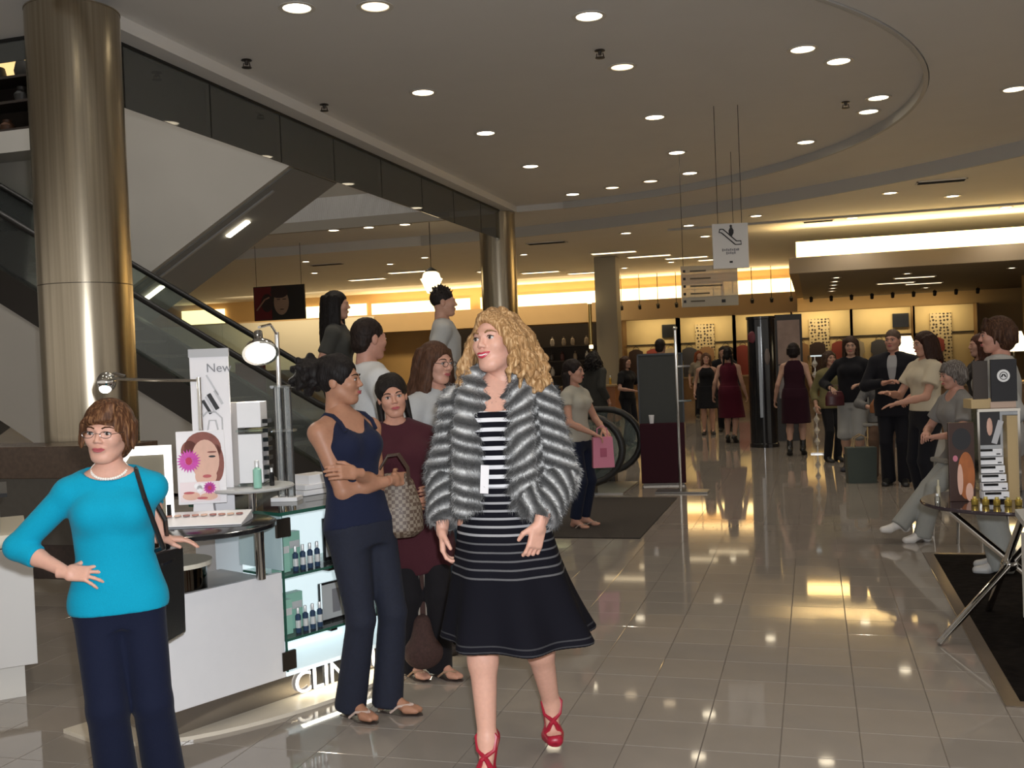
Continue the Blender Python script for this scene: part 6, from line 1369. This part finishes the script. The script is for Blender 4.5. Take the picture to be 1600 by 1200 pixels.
b_ = T('handbag', 'small dark red handbag held by the woman in the black sweater', 'bag', (.25, 13.72, .86), .2); sdf_obj('body', [loft((0, 0, 0), (0, 0, 1), (1, 0, 0), [(0, .12, .05, 0, 0), (.12, .12, .05, 0, 0), (.19, .09, .03, 0, 0)])], .01, M('leather_red', (.06, .01, .014), .4), b_); MB().tube([(-.06, 0, .18), (-.04, 0, .26), (.04, 0, .26), (.06, 0, .18)], .006, 6).build('handle', M('leather_red'), b_)
su = person('man in a dark suit with an open collar, hand raised to his waist', (.88, 12.5, 0), -12, 1.78, sex='m', w=1.05, sk=(.50, .26, .19), hair='short', hcol=(.09, .06, .045), head=(-12, 2, 0), hands=((.20, -.22, .98), (-.06, -.24, 1.13)), elbow=((.8, .4, -.4), (-.9, .3, -.4)), hdir=(None, (.9, -.3, .3)), top=dict(col=(.010, .010, .014), name='suit_jacket', sleeve=.95, neck='open', to=.18, hem=-.14, e=.026, ease=.6, se=.02), bottom=dict(kind='trousers', col=(.010, .010, .014), hem_r=.075), shoes=dict(kind='flat', col=(.008, .008, .008)), **F)
su.garment('shirt', [(loft(su.P0, su.ax, su.side, su.inf(.010, .10, .53, .2)), 0)], cloth((.30, .30, .31)), [ell(su.at(.57, 0, -.03), (.06, .07, .05))])
person('brown haired woman in a cream blouse and black trousers gesturing', (1.03, 10.6, 0), -62, 1.72, w=1.05, sk=(.52, .28, .20), hair='medium', hcol=(.032, .014, .009), head=(-6, 8, 0), hands=((.10, -.36, 1.04), (-.10, -.34, 1.13)), elbow=((.6, .3, -.8), (-.6, .3, -.8)), curl=(8, 8), top=dict(col=(.55, .48, .36), sleeve=.30, hem=.05, e=.02, se=.028), bottom=dict(kind='trousers', col=(.012, .012, .016)), shoes=dict(kind='flat', col=(.02, .02, .02)), **F)
bz = person('brown haired woman in a pale grey jacket standing behind the round table', (1.22, 7.75, 0), -100, 1.76, w=1.12, sk=(.52, .27, .2), hair='bobshort', hcol=(.050, .022, .012), hhi=(.12, .06, .03), head=(10, 4, 0), hands=((.22, -.12, .95), (-.22, -.14, .95)), top=dict(col=(.36, .36, .35), name='jacket', sleeve=.95, hem=-.12, e=.026, ease=.6, se=.024), bottom=dict(kind='trousers', col=(.30, .31, .30), hem_r=.09, knee_r=.085), shoes=dict(kind='flat', col=(.4, .4, .4)), vox=.012, cvox=.011)
person('another brown haired woman behind the cream blouse', (1.62, 11.3, 0), -75, 1.68, sk=(.45, .25, .18), hair='medium', hcol=(.06, .022, .014), top=dict(col=(.02, .018, .02), sleeve=.9, hem=-.05), bottom=dict(kind='trousers', col=(.02, .02, .025)), shoes=dict(kind='flat', col=(.02, .02, .02)), eyes=False, **G2)
# chairs
def chair(label, x, y, a, mat, up=.20):
    t = T('chair', label, 'chair', (x, y, 0), math.radians(a)); n0 = len(COL.objects); MB().bx(-.21, .21, -.21, .21, .42 + up, .46 + up).build('seat', mat, t, bevel=.012); MB().box((0, .20, .70 + up), (.40, .03, .34), Matrix.Rotation(-.12, 3, 'X')).build('backrest', mat, t, bevel=.012)
    for sx_ in (-.18, .18):
        MB().cyl((sx_, -.18, .42 + up), (sx_ * 1.1, -.21, 0), .013, n=8).build('leg', msil, t, smooth=True); MB().tube([(sx_, .24, .88 + up), (sx_, .19, .44 + up), (sx_ * 1.1, .22, 0)], .013, 8).build('leg', msil, t, smooth=True)
    return t
chair('chrome legged chair under the grey haired woman', 1.18, 9.05, -68, M('chair_seat', (.25, .24, .22), .6)); chair('chair under the seated woman with a brown bag', .80, 13.4, -10, M('chair_seat'))
person('seated grey haired woman in pale grey with crossed legs', (1.16, 9.06, 0), -68, 1.60, w=1.05, sk=(.52, .28, .21), hair='bobshort', hcol=(.13, .11, .10), hhi=(.3, .28, .26), pelvis=(0, .02, -.155), lean=(0, -.10), feet=((.05, -.42, 0.0), (-.02, -.60, .06)), knee=((0, -1, .6), (0, -1, .8)), fyaw=(0, -10), hands=((.06, -.30, .90), (-.08, -.30, .92)), elbow=((.9, .3, -.3), (-.9, .3, -.3)), head=(-6, 10, 0), top=dict(col=(.22, .21, .20), sleeve=.32, neck='scoop', hem=-.04, e=.022, ease=.6), bottom=dict(kind='trousers', col=(.28, .285, .27), hem_r=.075, knee_r=.075), shoes=dict(kind='flat', col=(.62, .60, .58)), vox=.012, cvox=.011)
person('seated woman with brown hair in a grey patterned top', (.80, 13.38, 0), -8, 1.60, sk=(.48, .28, .2), hair='medium', hcol=(.055, .03, .018), pelvis=(0, .02, -.155), feet=((.10, -.38, 0), (-.10, -.36, 0)), knee=((0, -1, .6), (0, -1, .6)), hands=((.10, -.26, .90), (-.10, -.26, .90)), elbow=((.9, .3, -.3), (-.9, .3, -.3)), top=dict(mat=M('pattern_grey', (.12, .12, .12), .8, noise=.6, nscale=70), sleeve=.8, hem=-.04, e=.02, ease=.4), bottom=dict(kind='trousers', col=(.10, .06, .04)), shoes=dict(kind='flat', col=(.05, .03, .02)), **G2)
b_ = T('handbag', 'tan brown handbag on the lap of the seated woman', 'bag', (.78, 13.0, .80), .1); sdf_obj('body', [loft((0, 0, 0), (0, 0, 1), (1, 0, 0), [(0, .15, .07, 0, 0), (.10, .15, .07, 0, 0), (.17, .10, .04, 0, 0)])], .01, M('leather_tan', (.26, .10, .035), .45), b_); MB().tube([(-.08, 0, .15), (-.06, -.02, .24), (.06, -.02, .24), (.08, 0, .15)], .008, 6).build('handle', M('leather_tan'), b_)
b_ = T('shopping_bag', 'grey green paper shopping bag standing on the floor before the seated woman', 'bag', (.50, 12.72, 0), .15); MB().prism([(-.16, -.08, 0), (.16, -.08, 0), (.17, -.09, .42), (-.17, -.09, .42)], (0, .17, 0)).build('body', M('bag_green', (.045, .06, .05), .6), b_)
for y in (-.06, .06): MB().tube([(-.08, y, .42), (-.07, y, .53), (0, y, .57), (.07, y, .53), (.08, y, .42)], .006, 6).build('handle', M('rope_tan', (.4, .28, .14), .7), b_)
wc2 = T('draped_chair', 'chair under a long white drape behind the man in the suit', 'chair', (1.38, 13.5, 0), .3); sdf_obj('drape', [loft((0, 0, 0), (0, 0, 1), (1, 0, 0), [(.005, .25, .25, 0, 0), (.45, .20, .20, 0, 0), (.50, .17, .17, 0, .0)], lambda th, t: .05 * np.sin(th * 9)), loft((0, .14, .3), (0, 0, 1), (1, 0, 0), [(0, .18, .06, 0, 0), (.5, .17, .035, 0, 0), (.6, .10, .03, 0, 0)])], .013, cloth((.42, .41, .38)), wc2)
# women further back, by the escalator landing and the pole
person('woman with a big dark hairdo in a dark grey coat left of the grey board', (-3.65, 17.5, 0), 150, 1.70, w=1.1, sk=(.42, .24, .18), hair='curly', hcol=(.010, .008, .008), eyes=False, top=dict(col=(.045, .045, .042), sleeve=.95, hem=-.3, e=.03, ease=.8), bottom=dict(kind='trousers', col=(.015, .015, .02)), shoes=dict(kind='flat', col=(.02, .02, .02)), **G2)
person('brown haired woman in a black short sleeved top left of the grey board', (-3.22, 18.2, 0), 60, 1.60, sk=(.45, .26, .19), hair='long', hcol=(.045, .022, .013), eyes=False, hands=((.12, -.25, 1.05), (-.12, -.25, 1.05)), elbow=((.8, .4, -.5), (-.8, .4, -.5)), top=dict(col=(.010, .010, .011), sleeve=.35, hem=-.03), bottom=dict(kind='trousers', col=(.012, .012, .015)), shoes=dict(kind='flat', col=(.02, .02, .02)), **G2)
person('tall man in a grey blue shirt behind the chrome pole', (-2.42, 17.0, 0), 170, 1.86, sex='m', sk=(.45, .26, .19), hair='short', hcol=(.02, .014, .012), eyes=False, top=dict(col=(.045, .055, .07), sleeve=.9, hem=-.06, e=.024, ease=.5), bottom=dict(kind='trousers', col=(.06, .05, .04)), shoes=dict(kind='flat', col=(.02, .02, .02)), **G2)
person('far red haired woman in front of the dotted wall panel', (-2.75, 26.0, 0), 20, 1.66, sk=(.5, .3, .22), hair='longwavy', hcol=(.22, .06, .025), eyes=False, top=dict(col=(.30, .26, .2), sleeve=.4, hem=-.03), bottom=dict(kind='trousers', col=(.02, .02, .025)), shoes=dict(kind='flat', col=(.02, .02, .02)), **G2)
